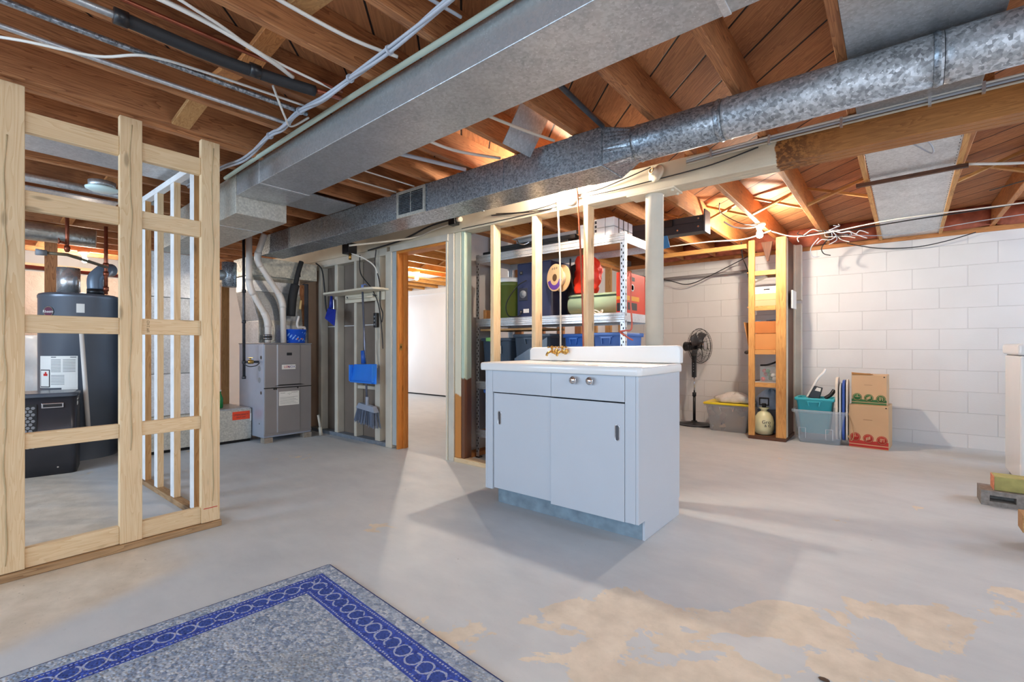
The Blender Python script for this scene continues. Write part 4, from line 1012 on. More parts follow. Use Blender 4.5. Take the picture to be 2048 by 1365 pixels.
# ------------------------------------------------------------------ furnace
FX, FY0, FY1, FT = -5.15, 2.245, 2.765, 1.052
FG = plain('furnace_grey', srgb(150,146,146), 0.35, 0.35, var=0.03)
FS = plain('furnace_side', srgb(176,184,200), 0.4, 0.4, var=0.06)
ft = thing('gas_furnace', 'grey upright gas furnace in the corner beside the painted stud wall', 'furnace', (-5.45, 2.5, 0))
q = MB(); q.box(FX-0.62, FX-0.012, FY0, FY1, 0.055, FT-0.004); q.build('cabinet', FS, ft, bevel=0.004)
q = MB(); q.box(FX-0.63, FX+0.004, FY0-0.004, FY1+0.004, FT-0.004, FT+0.008); q.build('top_rim', FG, ft, bevel=0.002)
for z0, z1, nm in ((0.585, FT-0.01, 'upper_door'), (0.10, 0.575, 'lower_door')):
    q = MB(); c = [(FX-0.010, FY0+0.002), (FX+0.004, FY0+0.006), (FX+0.004, FY0+0.03), (FX+0.004, FY0+0.13), (FX+0.012, FY0+0.14), (FX+0.012, FY1-0.14), (FX+0.004, FY1-0.13), (FX+0.004, FY1-0.006), (FX-0.010, FY1-0.002)]
    q.prism(c, 'Z', z0, z1); q.build(nm, FG, ft, bevel=0.002)
q = MB(); q.box(FX-0.012, FX+0.002, FY0+0.002, FY1-0.002, 0.575, 0.585); q.build('door_gap', DARK, ft)
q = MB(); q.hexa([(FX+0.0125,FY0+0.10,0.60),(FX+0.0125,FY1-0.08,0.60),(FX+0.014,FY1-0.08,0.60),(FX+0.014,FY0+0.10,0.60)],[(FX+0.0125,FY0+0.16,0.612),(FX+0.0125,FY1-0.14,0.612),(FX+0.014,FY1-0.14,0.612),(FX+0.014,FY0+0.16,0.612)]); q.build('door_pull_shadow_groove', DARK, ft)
q = MB(); q.box(FX-0.014, FX+0.002, FY0+0.002, FY1-0.002, 0.075, 0.10); q.build('base_rail', FG, ft, bevel=0.002)
q = MB(); q.box(FX+0.0122, FX+0.0135, 2.478, 2.535, 0.925, 0.955); q.build('status_window', BLACK, ft)
q = MB(); q.box(FX+0.0122, FX+0.0142, 2.425, 2.575, 0.775, 0.825); bd = q.build('badge', PAPER, ft, bevel=0.001)
Rx = Euler((R(90),0,R(90))).to_matrix().to_4x4()
q = MB(); q.text('LEN', 0.036, Matrix.Translation((FX+0.0146, 2.478, 0.800)) @ Rx, ext=0.0006); q.build('badge_lettering', RED, bd)
q = MB(); q.text('NOX', 0.036, Matrix.Translation((FX+0.0146, 2.530, 0.800)) @ Rx, ext=0.0006); q.build('badge_lettering', plain('blue_print', srgb(40,60,150), 0.5), bd)
q = MB(); q.box(FX+0.0122, FX+0.0132, 2.395, 2.615, 0.385, 0.535); lb = q.build('instruction_label', PAPER, ft)
q = MB()
for i in range(7): q.box(FX+0.0133, FX+0.0137, 2.405, 2.600-(i % 3)*0.02, 0.400+i*0.012, 0.4025+i*0.012)
q.box(FX+0.0133, FX+0.0137, 2.41, 2.46, 0.518, 0.522); q.box(FX+0.0133, FX+0.0137, 2.53, 2.60, 0.520, 0.524)
for a, b_ in ((2.49,0.508),(2.505,0.512),(2.52,0.508),(2.505,0.498)): q.box(FX+0.0133, FX+0.0137, a, a+0.006, b_, b_+0.006)
q.build('label_print', plain('grey_print', (0.2,0.2,0.2), 0.6), lb)['kind'] = 'stuff'
for y in (2.345, 2.365, 2.60):
    q = MB(); q.cyl((FX+0.004,y,0.568),(FX+0.016,y,0.568),0.008); q.build('latch_screw', BLACK, ft)
for x, z, r_ in ((-5.257,0.786,0.030),(-5.257,0.663,0.030),(-5.22,0.905,0.020),(-5.22,0.53,0.018),(-5.26,0.20,0.008)):
    q = MB(); q.cyl((x,FY0-0.001,z),(x,FY0+0.003,z),r_,seg=20); q.build('knockout', BLACK if r_ < 0.03 else GREY, ft)
for x, y in ((-5.19,2.29),(-5.19,2.72),(-5.70,2.29),(-5.70,2.72)):
    o = MB().box(x-0.045, x+0.045, y-0.045, y+0.045, 0.0, 0.054).build('support_brick', plain('concrete_brick', srgb(150,140,128), 0.85, var=0.2, vscale=30, bmp=0.5), bevel=0.003)
    tag(o, 'small concrete block under a corner of the grey furnace', 'block', 'concrete blocks under the furnace')
# coil case and plenum above the furnace
pt = thing('supply_plenum', 'foil taped sheet metal plenum rising above the grey furnace', 'plenum', (-5.5, 2.5, FT+0.01))
q = MB(); q.box(-5.74, -5.318, 2.262, 2.745, FT+0.009, 1.30); q.build('coil_case', GALV_L, pt, bevel=0.003)
q = MB(); q.hexa([(-5.74,2.262,1.30),(-5.318,2.262,1.30),(-5.318,2.745,1.30),(-5.74,2.745,1.30)],[(-5.74,2.20,1.62),(-5.38,2.20,1.62),(-5.38,2.745,1.62),(-5.74,2.745,1.62)]); q.build('transition', GALV, pt, bevel=0.002)
q = MB(); q.box(-5.74, -5.38, 2.20, 2.745, 1.622, 1.79); q.build('upper_box', GALV_L, pt, bevel=0.003)
q = MB(); q.box(-5.755, -5.33, 2.18, 2.93, 1.792, 1.985); q.build('fibre_board_box', galv('fibre_board', 0.62, (1.05,1.02,0.88), spangle=45, contrast=0.6, metal=0.1), pt, bevel=0.003)
q = MB(); q.box(-5.329,-5.3275,2.69,2.73,1.82,1.92); q.build('dark_slot', DARK, pt)
for (a, b_) in (((-5.316,2.285,1.07),(-5.316,2.285,1.28)),((-5.316,2.262,1.285),(-5.316,2.745,1.285)),((-5.378,2.20,1.765),(-5.378,2.745,1.765)),((-5.316,2.42,1.07),(-5.316,2.42,1.26)),((-5.318,2.72,1.32),(-5.378,2.72,1.61)),((-5.318,2.29,1.32),(-5.378,2.25,1.61))):
    q = MB(); q.beam(a, b_, 0.05, 0.004, up=(1,0,0.2)); q.build('foil_tape', FOIL, pt)
# white PVC vent pipes
VP = [((-5.22,2.125,2.19),(-5.22,2.125,1.638),(-5.22,2.316,1.315),(-5.22,2.316,1.064),'white PVC vent pipe with rubber coupling at left above the furnace'),
      ((-5.09,2.225,2.19),(-5.21,2.19,1.935),(-5.21,2.468,1.53),(-5.21,2.478,1.064),'white PVC vent pipe with two bends in the middle above the furnace')]
for i, P_ in enumerate(VP):
    t = thing('vent_pipe', P_[4], 'pipe', P_[3])
    q = MB(); pts = [Vector(p) for p in P_[:4]]
    def fil(p0, p1, p2, r_=0.07):
        a = p1+(p0-p1).normalized()*r_; b_ = p1+(p2-p1).normalized()*r_
        return [a*(1-t_)**2+p1*2*t_*(1-t_)+b_*t_**2 for t_ in [k/6 for k in range(7)]]
    path = [pts[0]]+fil(*pts[0:3])+fil(*pts[1:4])+[pts[3]]
    q.tube(path, 0.030, 20); q.build('pipe', PVC, t)
    for j in (1, 2):
        q = MB(); f = fil(pts[j-1], pts[j], pts[j+1], 0.085); q.tube(f, 0.0345, 20); q.build('elbow', PVC, t)
    if i == 0:
        q = MB(); q.cyl((-5.22,2.316,1.095),(-5.22,2.316,1.150),0.040,seg=24); cpl = q.build('rubber_coupling', BLACKR, t)
        for z in (1.103, 1.135):
            q = MB(); q.cyl((-5.22,2.316,z),(-5.22,2.316,z+0.010),0.0415,seg=24); q.build('hose_clamp', CHROME, cpl)
t = thing('insulated_line', 'black foam insulated refrigerant line coming down to the coil case', 'insulated pipe', (-5.35,2.63,1.36))
q = MB(); q.tube(spline([(-5.25,2.70,1.985),(-5.245,2.66,1.86),(-5.235,2.62,1.70)],6),0.026,16); q.build('upper_sleeve', BLACKR, t)
q = MB(); q.tube(spline([(-5.235,2.62,1.71),(-5.225,2.585,1.57),(-5.24,2.575,1.36)],6),0.046,18); q.build('lower_sleeve', BLACKR, t)
q = MB(); q.tube(spline([(-5.21,2.672,1.54),(-5.205,2.66,1.44)],4),0.014,10); q.build('filter_dryer', plain('dryer_tan', srgb(206,176,120), 0.5), t)
# condensate pipe and blue bucket on the furnace
t = thing('bucket', 'bright blue patterned bucket standing on top of the furnace', 'bucket', (-5.235, 2.625, FT+0.009))
BK = plain('blue_bucket', srgb(22,84,206), 0.35)
q = MB(); q.lathe((-5.235,2.625,FT+0.009),[(0.100,0),(0.104,0.005),(0.118,0.140),(0.124,0.142),(0.124,0.152),(0.117,0.153),(0.100,0.010),(0.0,0.008)],36,sx=0.62,sy=1.0,caps=False); q.build('body', BK, t)
q = MB()
for i in range(26):
    a = R(-70+140*((i*0.37) % 1)); z = FT+0.03+0.10*((i*0.61) % 1); r_ = 0.1045+(z-FT-0.01)*0.1
    c = Vector((-5.235+r_*math.cos(a)*0.62+0.002, 2.625+r_*math.sin(a), z)); nn_ = Vector((math.cos(a)/0.62, math.sin(a), 0)).normalized()
    q.cyl(c-nn_*0.001, c+nn_*0.0008, 0.006+0.003*(i % 3)/2, seg=8)
q.build('printed_pattern', plain('bucket_print', srgb(120,170,236), 0.5), t)['kind'] = 'stuff'
q = MB()
for a in (-0.1, 0.35):
    c = Vector((-5.235+0.113*0.62*math.cos(a), 2.625+0.113*math.sin(a), FT+0.055)); q.sphere(c, 0.009, 8, 6, sx=0.5)
q.build('printed_crab', plain('orange_print', srgb(226,110,60), 0.5), t)['kind'] = 'stuff'
o = MB().tube(spline([(-5.19,2.64,1.36),(-5.19,2.62,1.28),(-5.19,2.63,1.236),(-5.19,2.66,1.236),(-5.195,2.705,1.236),(-5.20,2.71,1.215)],6),0.013,12).build('condensate_pipe', PVC); tag(o, 'short white condensate pipe bending into the blue bucket', 'pipe')
# gas line
t = thing('gas_pipe', 'black iron gas pipe with brass valve dropping beside the furnace side', 'gas pipe', (-5.28, 2.10, 0.70))
q = MB(); q.tube([(-5.29,2.10,2.16),(-5.28,2.10,0.70)],0.014,12); q.build('riser', IRON, t)
for z in (1.28, 0.86, 0.70, 1.60): 
    q = MB(); q.cyl((-5.282,2.10,z-0.015),(-5.282,2.10,z+0.015),0.020); q.build('coupling', IRON, t)
q = MB(); q.cyl((-5.28,2.10,0.86),(-5.25,2.236,0.86),0.012); q.build('branch', IRON, t)
q = MB(); q.cyl((-5.272,2.135,0.86),(-5.262,2.185,0.86),0.021); q.cyl((-5.267,2.16,0.86),(-5.262,2.155,0.90),0.009); q.beam((-5.285,2.14,0.905),(-5.24,2.175,0.905),0.012,0.006); q.build('valve', BRASS, t)
o = MB().tube(spline([(-5.272,2.08,0.86),(-5.25,2.13,0.815),(-5.235,2.20,0.82),(-5.232,2.235,0.85)],6),0.005,8).build('thin_gas_tube', IRON); tag(o, 'thin dark tube curving below the brass gas valve', 'tube')
o = MB().tube(spline([(-5.27,2.14,1.80),(-5.255,2.115,1.74),(-5.262,2.085,1.66),(-5.262,2.08,1.58)],6),0.005,8).build('thermostat_wire', WIRE_B); tag(o, 'black wire curling down along the gas pipe', 'wire')
# small vent stub and lumber beside the plenum
t = thing('vent_tee', 'spangled round vent tee at the left of the furnace plenum', 'vent tee', (-5.55,2.05,1.75)); q = MB(); q.cyl((-5.55,2.06,1.66),(-5.55,2.06,1.92),0.07,seg=24); q.build('barrel', GALV_D, t)
q = MB(); q.cyl((-5.55,2.04,1.78),(-5.55,1.74,1.78),0.055,seg=20); q.build('branch', GALV, t)
for (x, y0, y1, z0, z1, tone, lab) in ((-6.06,2.155,2.235,0.0,1.72,'newdark','rough brown post standing left of the furnace'),(-5.93,2.75,2.79,0.0,1.90,'joist','dark post standing right behind the furnace'),(-5.60,2.80,2.90,1.10,1.76,'joist','brown board piece right of the furnace coil case')):
    o = MB().box(x, x+0.04, y0, y1, z0, z1).build('wood_post', WD(tone, 'Z'), bevel=0.003); tag(o, lab, 'post')
o = MB().cyl((-5.58,2.92,0.0),(-5.58,2.92,1.78),0.034,seg=20).build('round_pipe', plain('grey_pipe', srgb(120,124,136), 0.4, 0.3)); tag(o, 'tall grey round pipe standing between furnace and stud wall', 'pipe')
t = thing('drain_pipe', 'pale drain pipe stub on the floor right of the furnace', 'pipe', (-5.14,2.86,0))
q = MB(); q.tube([(-5.12,2.83,0.24),(-5.11,2.855,0.07)],0.014,10); q.tube([(-5.11,2.855,0.07),(-5.30,2.93,0.06)],0.014,10); q.build('pipe', CREAM_D, t)
q = MB(); q.cyl((-5.115,2.85,0.10),(-5.108,2.857,0.005),0.019); q.build('fitting', CREAM_D, t)
# green bottle on the low duct
t = thing('bottle', 'green plastic bottle standing on the low metal floor duct', 'bottle', (-5.60,1.985,0.367)); q = MB(); q.lathe((-5.60,1.985,0.367),[(0.028,0),(0.031,0.01),(0.031,0.10),(0.012,0.155),(0.012,0.175),(0.0,0.176)],16); q.build('body', plain('green_pet', srgb(20,120,50), 0.25), t); q = MB(); q.cyl((-5.60,1.985,0.5435),(-5.60,1.985,0.561),0.014); q.build('cap', PAPER, t)

# ------------------------------------------------------------------ water heater
HX, HY, HR = -5.94, 1.015-0.09, 0.285
HGREY = plain('heater_grey', srgb(104,112,124), 0.30, 0.35, var=0.03)
wt = thing('water_heater', 'tall grey water heater tank behind the bright stud partition', 'water heater', (HX, HY, 0))
q = MB(); q.lathe((HX,HY,0),[(HR-0.012,0.0),(HR-0.012,0.17),(HR-0.008,0.175)],48,caps=False); q.build('base_skirt', HGREY, wt)
q = MB(); q.lathe((HX,HY,0),[(HR-0.006,0.176),(HR,0.18),(HR,1.455),(HR+0.003,1.46),(HR+0.003,1.482)],48,caps=False); q.build('tank', HGREY, wt)
q = MB(); q.lathe((HX,HY,0),[(HR+0.003,1.483),(HR-0.004,1.497),(HR-0.03,1.505),(0.0,1.507)],48,caps=False); q.build('top_cap', HGREY, wt)
def curved(q, a0, a1, z0, z1, r_, n=8):
    vs = []
    for i in range(n+1):
        a = R(a0+(a1-a0)*i/n)
        for z in (z0, z1):
            for rr_ in (r_, r_+0.0012): vs.append((HX+rr_*math.cos(a), HY+rr_*math.sin(a), z))
    fs = []
    for i in range(n):
        b_ = i*4; c = b_+4
        fs += [(b_+1,c+1,c+3,b_+3),(b_,b_+2,c+2,c),(b_+2,b_+3,c+3,c+2),(b_,c,c+1,b_+1)]
    q.add(vs, fs, False); q.add(vs, [(0,1,3,2),(n*4,n*4+2,n*4+3,n*4+1)], False); return q
FA = -8   # angle facing the camera
q = MB(); curved(q, -74, -12, 0.66, 0.94, HR+0.001, 16); la = q.build('warning_label', PAPER, wt)
q = MB(); curved(q, -34, -12, 0.50, 0.6595, HR+0.001, 8); q.build('warning_label', PAPER, wt)
q = MB()
for i in range(9):
    curved(q, -50, -35, 0.80+i*0.013, 0.8045+i*0.013, HR+0.0026, 5); curved(q, -32, -15, 0.80+i*0.013, 0.8045+i*0.013, HR+0.0026, 5)
for i in range(7): curved(q, -50, -30, 0.69+i*0.013, 0.694+i*0.013, HR+0.0026, 5)
curved(q, -50,-42,0.925,0.933,HR+0.0026,3); curved(q,-22,-14,0.925,0.933,HR+0.0026,3)
for i in range(3):
    for a in (-32,-20): curved(q, a, a+6, 0.60+i*0.02-0.05, 0.612+i*0.02-0.05, HR+0.0026, 2)
q.build('label_print', plain('grey_print2', (0.16,0.16,0.17), 0.6), la)['kind'] = 'stuff'
q = MB(); curved(q, -72, -52, 0.665, 0.82, HR+0.0024, 6); fr_ = q.build('danger_frame', INK, la)
q = MB(); curved(q, -70.5, -53.5, 0.673, 0.812, HR+0.0036, 6); q.build('danger_panel', PAPER, fr_)
q = MB(); curved(q, -64, -56, 0.765, 0.785, HR+0.0048, 3); curved(q, -61, -58, 0.785, 0.80, HR+0.0048, 2); q.build('danger_flame', RED, fr_)
# round maker badge
def onheater(a, z, r_=HR+0.001):
    n_ = Vector((math.cos(R(a)), math.sin(R(a)), 0)); c = Vector((HX,HY,z))+n_*r_; tx = Vector((0,0,1)).cross(n_)*1.0
    return Matrix(((tx.x,0,n_.x,c.x),(tx.y,0,n_.y,c.y),(0,1,0,c.z),(0,0,0,1)))
q = MB(); st_ = len(q.v); q.cyl((0,0,0),(0,0,0.003),0.047,seg=32); q.rot(onheater(-55,1.33)); bg_ = q.build('maker_badge', CHROME, wt)
q = MB(); q.cyl((0.002,0,0.0032),(0.002,0,0.0045),0.039,seg=32); q.rot(onheater(-55,1.33)); q.build('badge_face', plain('maroon_print', srgb(92,34,60), 0.5), bg_)
q = MB(); q.text('Rheem', 0.034, onheater(-55,1.33) @ Matrix.Translation((0.0,0,0.0052))); q.build('badge_lettering', PAPER, bg_)
q = MB(); curved(q, -14, -3, 1.325, 1.405, HR+0.001, 4); q.build('rating_sticker', PAPER, wt)
q = MB(); st_ = 0; q.cyl((0,0,0),(0,0,0.012),0.042,seg=24); q.cyl((0,0,0.012),(0,0,0.05),0.014,seg=12); q.rot(onheater(-8,1.225)); rv = q.build('relief_valve', BRASS, wt)
q = MB(); q.box(-0.035,0.035,-0.018,0.0,0.013,0.016); q.rot(onheater(-8,1.225)); q.build('valve_tag', plain('yellow_tag', srgb(214,206,60), 0.5), rv)
q = MB(); a = onheater(-8,1.20,HR+0.045); p0 = a.translation; a2 = onheater(2,0.20,HR+0.03).translation; q.tube([p0, a2], 0.017, 12); q.build('discharge_pipe', PVC, wt)
# vent hood and elbows, pipes above
t = thing('exhaust_elbow', 'grey flexible exhaust elbow on top of the water heater', 'exhaust elbow', (HX-0.02,HY+0.1,1.51))
q = MB(); q.cyl((-5.85,1.02,1.508),(-5.85,1.02,1.56),0.065,seg=20); q.build('damper', BLACK, t)
q = MB(); q.tube(spline([(-5.85,1.02,1.56),(-5.85,1.02,1.66),(-5.86,1.07,1.73),(-5.90,1.10,1.755),(-5.95,1.15,1.765)],6),0.062,20); q.build('pipe', plain('grey_vent', srgb(104,118,134), 0.35, 0.2), t)
o = MB().cyl((-6.05,0.86,1.508),(-6.05,0.86,1.76),0.085,seg=24).build('vent_collar', galv('foil_collar', 0.75, spangle=20, contrast=0.3, rough=0.25)); tag(o, 'shiny crinkled metal collar on the left of the water heater top', 'vent collar')
o = MB().box(-6.60,-6.56,0.76,0.85,0.0,2.20).build('wood_post', WD('joist','Z')); tag(o, 'brown wooden post rising behind the water heater', 'post')
for (pts_, r_, mt, lab) in (
    ([(-5.30,0.745,2.10),(-5.30,0.745,1.80)],0.013,COPPER,'left vertical copper pipe dropping from the ceiling behind the partition'),
    ([(-5.72,1.07,2.14),(-5.72,1.07,1.51)],0.015,COPPER,'right vertical copper pipe running down to the water heater top')):
    o = MB(); o.tube(pts_, r_, 12)
    for z in ((1.83,),(1.78,1.70,1.56))[r_ > 0.014]: o.cyl((pts_[0][0],pts_[0][1],z-0.02),(pts_[0][0],pts_[0][1],z+0.02),r_+0.006)
    o = o.build('copper_pipe', mt); tag(o, lab, 'pipe')
t = thing('water_pipe', 'horizontal brass coloured pipe with a valve wheel above the water heater', 'pipe', (-5.30,0.745,1.75))
q = MB(); q.tube([(-5.30,0.62,1.775),(-5.30,0.745,1.78),(-5.70,1.07,1.76)],0.013,10); q.build('pipe', plain('pipe_bronze', srgb(130,118,96), 0.4, 0.5), t)
q = MB(); q.cyl((-5.30,0.56,1.775),(-5.30,0.625,1.775),0.026,0.022); q.build('end_cap', GREY, t)
q = MB(); q.cyl((-5.30,0.745,1.87),(-5.27,0.695,1.875),0.010); q.lathe((-5.268,0.69,1.877),[(0.022,-0.004),(0.028,0),(0.022,0.004)],12,'Y'); q.build('valve_wheel', COPPER, t)
o = MB().tube([(-7.6,-0.4,1.94),(-7.6,1.9,1.90)],0.022,10).build('copper_pipe', plain('red_pipe', srgb(150,62,46), 0.4)); tag(o, 'reddish pipe running level in front of the insulated wall', 'pipe')
o = MB().cyl((-6.3,-0.3,2.10),(-6.0,1.05,2.06),0.085,seg=20).build('foil_duct', FOIL); tag(o, 'grey insulated duct under the joists above the water heater', 'duct')
o = MB().tube([(-4.6,-0.4,2.175),(-4.55,1.2,2.165)],0.028,14).build('conduit_pipe', GALV_L); tag(o, 'galvanised round pipe under the joists of the furnace room', 'pipe')

# ------------------------------------------------------------------ black dehumidifier
dm = thing('dehumidifier', 'black and dark steel dehumidifier with honeycomb grille left of the water heater', 'dehumidifier', (-5.42, 0.62, 0), (0,0,R(-12)))
BM = plain('dark_steel', srgb(70,70,76), 0.3, 0.5, var=0.05)
q = MB(); loft(q, [[(a,b_,z) for a,b_ in rrect(-0.21,0.19,-0.30,0.21,0.045,6)] for z in (0.0,0.62)], True, True); q.build('body', BM, dm, local=True)
q = MB(); loft(q, [[(a,b_,z) for a,b_ in rrect(-0.215,0.195,-0.305,0.215,0.05,6)] for z in (0.621,0.640)]+[[(a,b_,0.652) for a,b_ in rrect(-0.195,0.175,-0.285,0.195,0.05,6)]], True, True); q.build('top', plain('dark_top', srgb(90,96,106), 0.25), dm, local=True)
q = MB(); q.box(0.1905,0.196,-0.20,-0.02,0.22,0.57); gp = q.build('grille_panel', BLACK, dm, local=True)
q = MB()
for r_ in range(13):
    for c in range(7):
        y = -0.186+c*0.029+(0.0145 if r_ % 2 else 0); z = 0.235+r_*0.0255
        if y < -0.03: q.cyl((0.196,y,z),(0.1975,y,z),0.0125,seg=6)
q.build('honeycomb', plain('honeycomb_silver', srgb(150,152,156), 0.3, 0.6), gp, local=True)['kind'] = 'stuff'
q = MB(); q.box(0.1905,0.198,0.005,0.135,0.535,0.575); hd = q.build('handle_recess', CHROME, dm, local=True, bevel=0.008)
q = MB(); q.box(0.1985,0.2,0.015,0.125,0.543,0.567); q.build('recess_inner', BLACK, hd, local=True, bevel=0.006)
q = MB(); q.box(0.05,0.16,0.2105,0.212,0.545,0.60); st2 = q.build('sticker', PAPER, dm, local=True)
q = MB(); q.text('CAUTION', 0.02, Matrix.Translation((0.105,0.2125,0.58)) @ Euler((R(90),0,R(180))).to_matrix().to_4x4()); q.build('sticker_print', INK, st2, local=True)
for (y, z) in ((0.10,0.06),(-0.22,0.04)):
    q = MB(); q.cyl((0.19,y,z),(0.194,y,z),0.006); q.build('screw', CHROME, dm, local=True)

# ------------------------------------------------------------------ shelf board, broom and bits on the painted stud wall
t = thing('wall_shelf', 'cream rounded shelf board fixed across the painted studs with small things on it', 'shelf', (-4.45, 2.9, 1.60))
q = MB(); out = [(-4.97,2.966),(-4.985,2.90),(-4.96,2.80),(-4.88,2.752),(-4.10,2.745),(-4.0,2.775),(-3.965,2.84),(-3.975,2.966)]
q.prism(out, 'Z', 1.590, 1.612); q.build('board', CREAM, t, bevel=0.007)
q = MB(); q.box(-4.76, -4.04, 2.947, 2.9665, 1.50, 1.588); q.build('cleat', CREAM, t, bevel=0.003)
q = MB(); q.cyl((-4.70,2.925,1.545),(-4.20,2.925,1.545),0.011,seg=12); q.build('hanging_rod', CREAM, t)
for x in (-4.66,-4.18):
    q = MB(); q.tube([(x,2.947,1.55),(x,2.915,1.55),(x,2.905,1.565)],0.006,8); q.build('hook', IRON, t)
o = MB().box(-4.74,-4.62,2.86,2.93,1.613,1.635).build('black_clip', BLACK, bevel=0.004); tag(o, 'small black clip lying on the cream shelf board', 'clip')
o = MB().box(-4.58,-4.36,2.88,2.94,1.613,1.640).build('clear_package', plain('clear_pack', srgb(200,200,200), 0.2, Alpha=0.5), bevel=0.005); tag(o, 'clear plastic package lying on the cream shelf board', 'package')
o = MB().box(-4.33,-4.25,2.88,2.93,1.613,1.638).build('yellow_tool', plain('yellow_tool', srgb(224,196,90), 0.5), bevel=0.005); tag(o, 'small yellow thing lying on the cream shelf board', 'tool')
BR = thing('broom', 'grey broom hung upside up on the painted studs with long metal handle', 'broom', (-4.29, 2.88, 0.2))
q = MB(); q.tube([(-4.312,2.87,1.62),(-4.268,2.895,0.44)],0.0105,12); q.build('handle', plain('broom_metal', srgb(120,126,146), 0.3, 0.6), BR)
q = MB(); q.tube([(-4.3135,2.8695,1.60),(-4.3125,2.870,1.665)],0.0125,10); q.tube([(-4.3125,2.872,1.66),(-4.3125,2.90,1.675),(-4.3125,2.925,1.66)],0.005,8); q.build('hang_tip', plain('broom_tip', srgb(120,150,220), 0.4), BR)
q = MB(); q.hexa([(-4.44,2.87,0.375),(-4.11,2.87,0.345),(-4.11,2.935,0.345),(-4.44,2.935,0.375)],[(-4.40,2.88,0.43),(-4.15,2.88,0.405),(-4.15,2.93,0.405),(-4.40,2.93,0.43)]); q.cyl((-4.27,2.897,0.41),(-4.268,2.896,0.50),0.017); q.build('head', plain('broom_grey', srgb(150,160,178), 0.5), BR, bevel=0.004)
q = MB(); rr3 = random.Random(5)
for i in range(150):
    u = rr3.random(); v_ = rr3.random()
    x = -4.435+0.32*u; top = (x, 2.875+0.055*v_, 0.375-0.03*u)
    bot = (-4.275+(x+4.275)*1.22-0.01+rr3.uniform(-.006,.006), 2.862+0.08*v_, 0.235-0.045*u+rr3.uniform(-.012,.012))
    q.beam(top, bot, 0.0045, 0.0035)
q.build('bristles', plain('bristle', srgb(112,124,146), 0.6), BR)['kind'] = 'stuff'
DPB = plain('sky_blue_plastic', srgb(40,128,232), 0.4)
DT = thing('dustpan', 'bright blue dustpan clipped on the broom handle', 'dustpan', (-4.27, 2.85, 0.62))
q = MB(); q.hexa([(-4.46,2.828,0.655),(-4.03,2.828,0.645),(-4.02,2.838,0.645),(-4.47,2.838,0.655)],[(-4.455,2.862,0.835),(-4.06,2.862,0.845),(-4.06,2.872,0.845),(-4.455,2.872,0.835)]); q.build('pan', DPB, DT, bevel=0.004)
q = MB(); q.box(-4.45,-4.07,2.808,2.826,0.648,0.665); q.box(-4.465,-4.452,2.805,2.855,0.66,0.83); q.box(-4.062,-4.050,2.805,2.855,0.66,0.835); q.build('rim', DPB, DT, bevel=0.003)
q = MB(); q.tube([(-4.275,2.858,0.845),(-4.282,2.850,0.98)],0.020,10,radii=[0.024,0.018]); q.build('handle', plain('deep_blue_plastic', srgb(30,86,180), 0.4), DT)
t = thing('hand_dustpan', 'small deep blue hand dustpan hanging left under the shelf board', 'dustpan', (-4.90, 2.84, 1.35))
DBL = plain('cobalt_plastic', srgb(18,44,150), 0.4)
q = MB(); q.hexa([(-4.95,2.81,1.335),(-4.76,2.81,1.245),(-4.76,2.825,1.245),(-4.95,2.825,1.335)],[(-4.955,2.85,1.455),(-4.80,2.85,1.43),(-4.80,2.865,1.43),(-4.955,2.865,1.455)]); q.build('pan', DBL, t, bevel=0.006)
q = MB(); q.tube([(-4.90,2.86,1.45),(-4.905,2.868,1.585)],0.016,10,radii=[0.024,0.014]); q.build('handle', DBL, t)
o = MB().box(-5.03,-4.965,2.925,2.9655,1.44,1.56).build('switch_box', CHROME, bevel=0.006); tag(o, 'metal switch box on the painted stud behind the small dustpan', 'switch box')
t = thing('power_strip', 'small black outlet box hanging by its cord on the painted stud', 'outlet box', (-4.19, 2.94, 1.28))
q = MB(); q.box(-4.205,-4.155,2.925,2.960,1.22,1.37); q.build('body', BLACK, t, bevel=0.006)
for z in (1.25,1.29,1.33):
    q = MB(); q.cyl((-4.18,2.9245,z),(-4.18,2.922,z),0.010); q.build('socket', GREY, t)

def cable(pts, r_, mt, lab, name='cable', n=7, cat='cable', seg=8):
    o = MB().tube(spline(pts, n), r_, seg).build(name, mt); return tag(o, lab, cat)
cable([(-4.45,2.93,2.0),(-4.42,2.92,1.80),(-4.22,2.92,1.62),(-4.12,2.93,1.45),(-4.08,2.94,1.20),(-4.06,2.94,1.0)],0.006,WIRE_B,'black cord running down the painted stud left of the doorway')
cable([(-4.16,2.93,2.02),(-4.17,2.925,1.86),(-4.10,2.93,1.68),(-4.10,2.935,1.46),(-4.055,2.935,1.36),(-4.07,2.935,1.27)],0.006,WIRE_B,'second black cord bending behind the first one left of the doorway')
cable([(-4.40,2.80,1.99),(-4.28,2.88,1.93),(-4.15,2.92,1.82),(-4.125,2.94,1.60)],0.007,WIRE_W,'pale cable dropping over the top plate left of the doorway')
cable([(-4.18,2.94,1.22),(-4.17,2.945,1.12),(-4.19,2.947,1.0),(-4.17,2.95,0.80)],0.005,CREAM_D,'cream painted cord below the black outlet box')
cable([(-5.30,2.90,2.0),(-5.22,2.93,1.92),(-5.18,2.94,1.70),(-5.14,2.94,1.45),(-5.06,2.94,1.36),(-5.02,2.94,1.44)],0.008,WIRE_B,'thick dark cord looping beside the blue hand dustpan')
cable([(-4.05,2.55,1.985),(-3.60,2.93,2.06),(-3.30,2.93,2.09),(-3.05,2.95,2.12)],0.009,CREAM_D,'cream painted cable sagging below the duct above the doorway')
cable([(-4.3,2.93,2.03),(-3.75,2.93,2.06),(-3.35,2.93,2.13),(-3.02,2.94,2.15)],0.008,WIRE_B,'black cable sagging along the beam above the doorway')
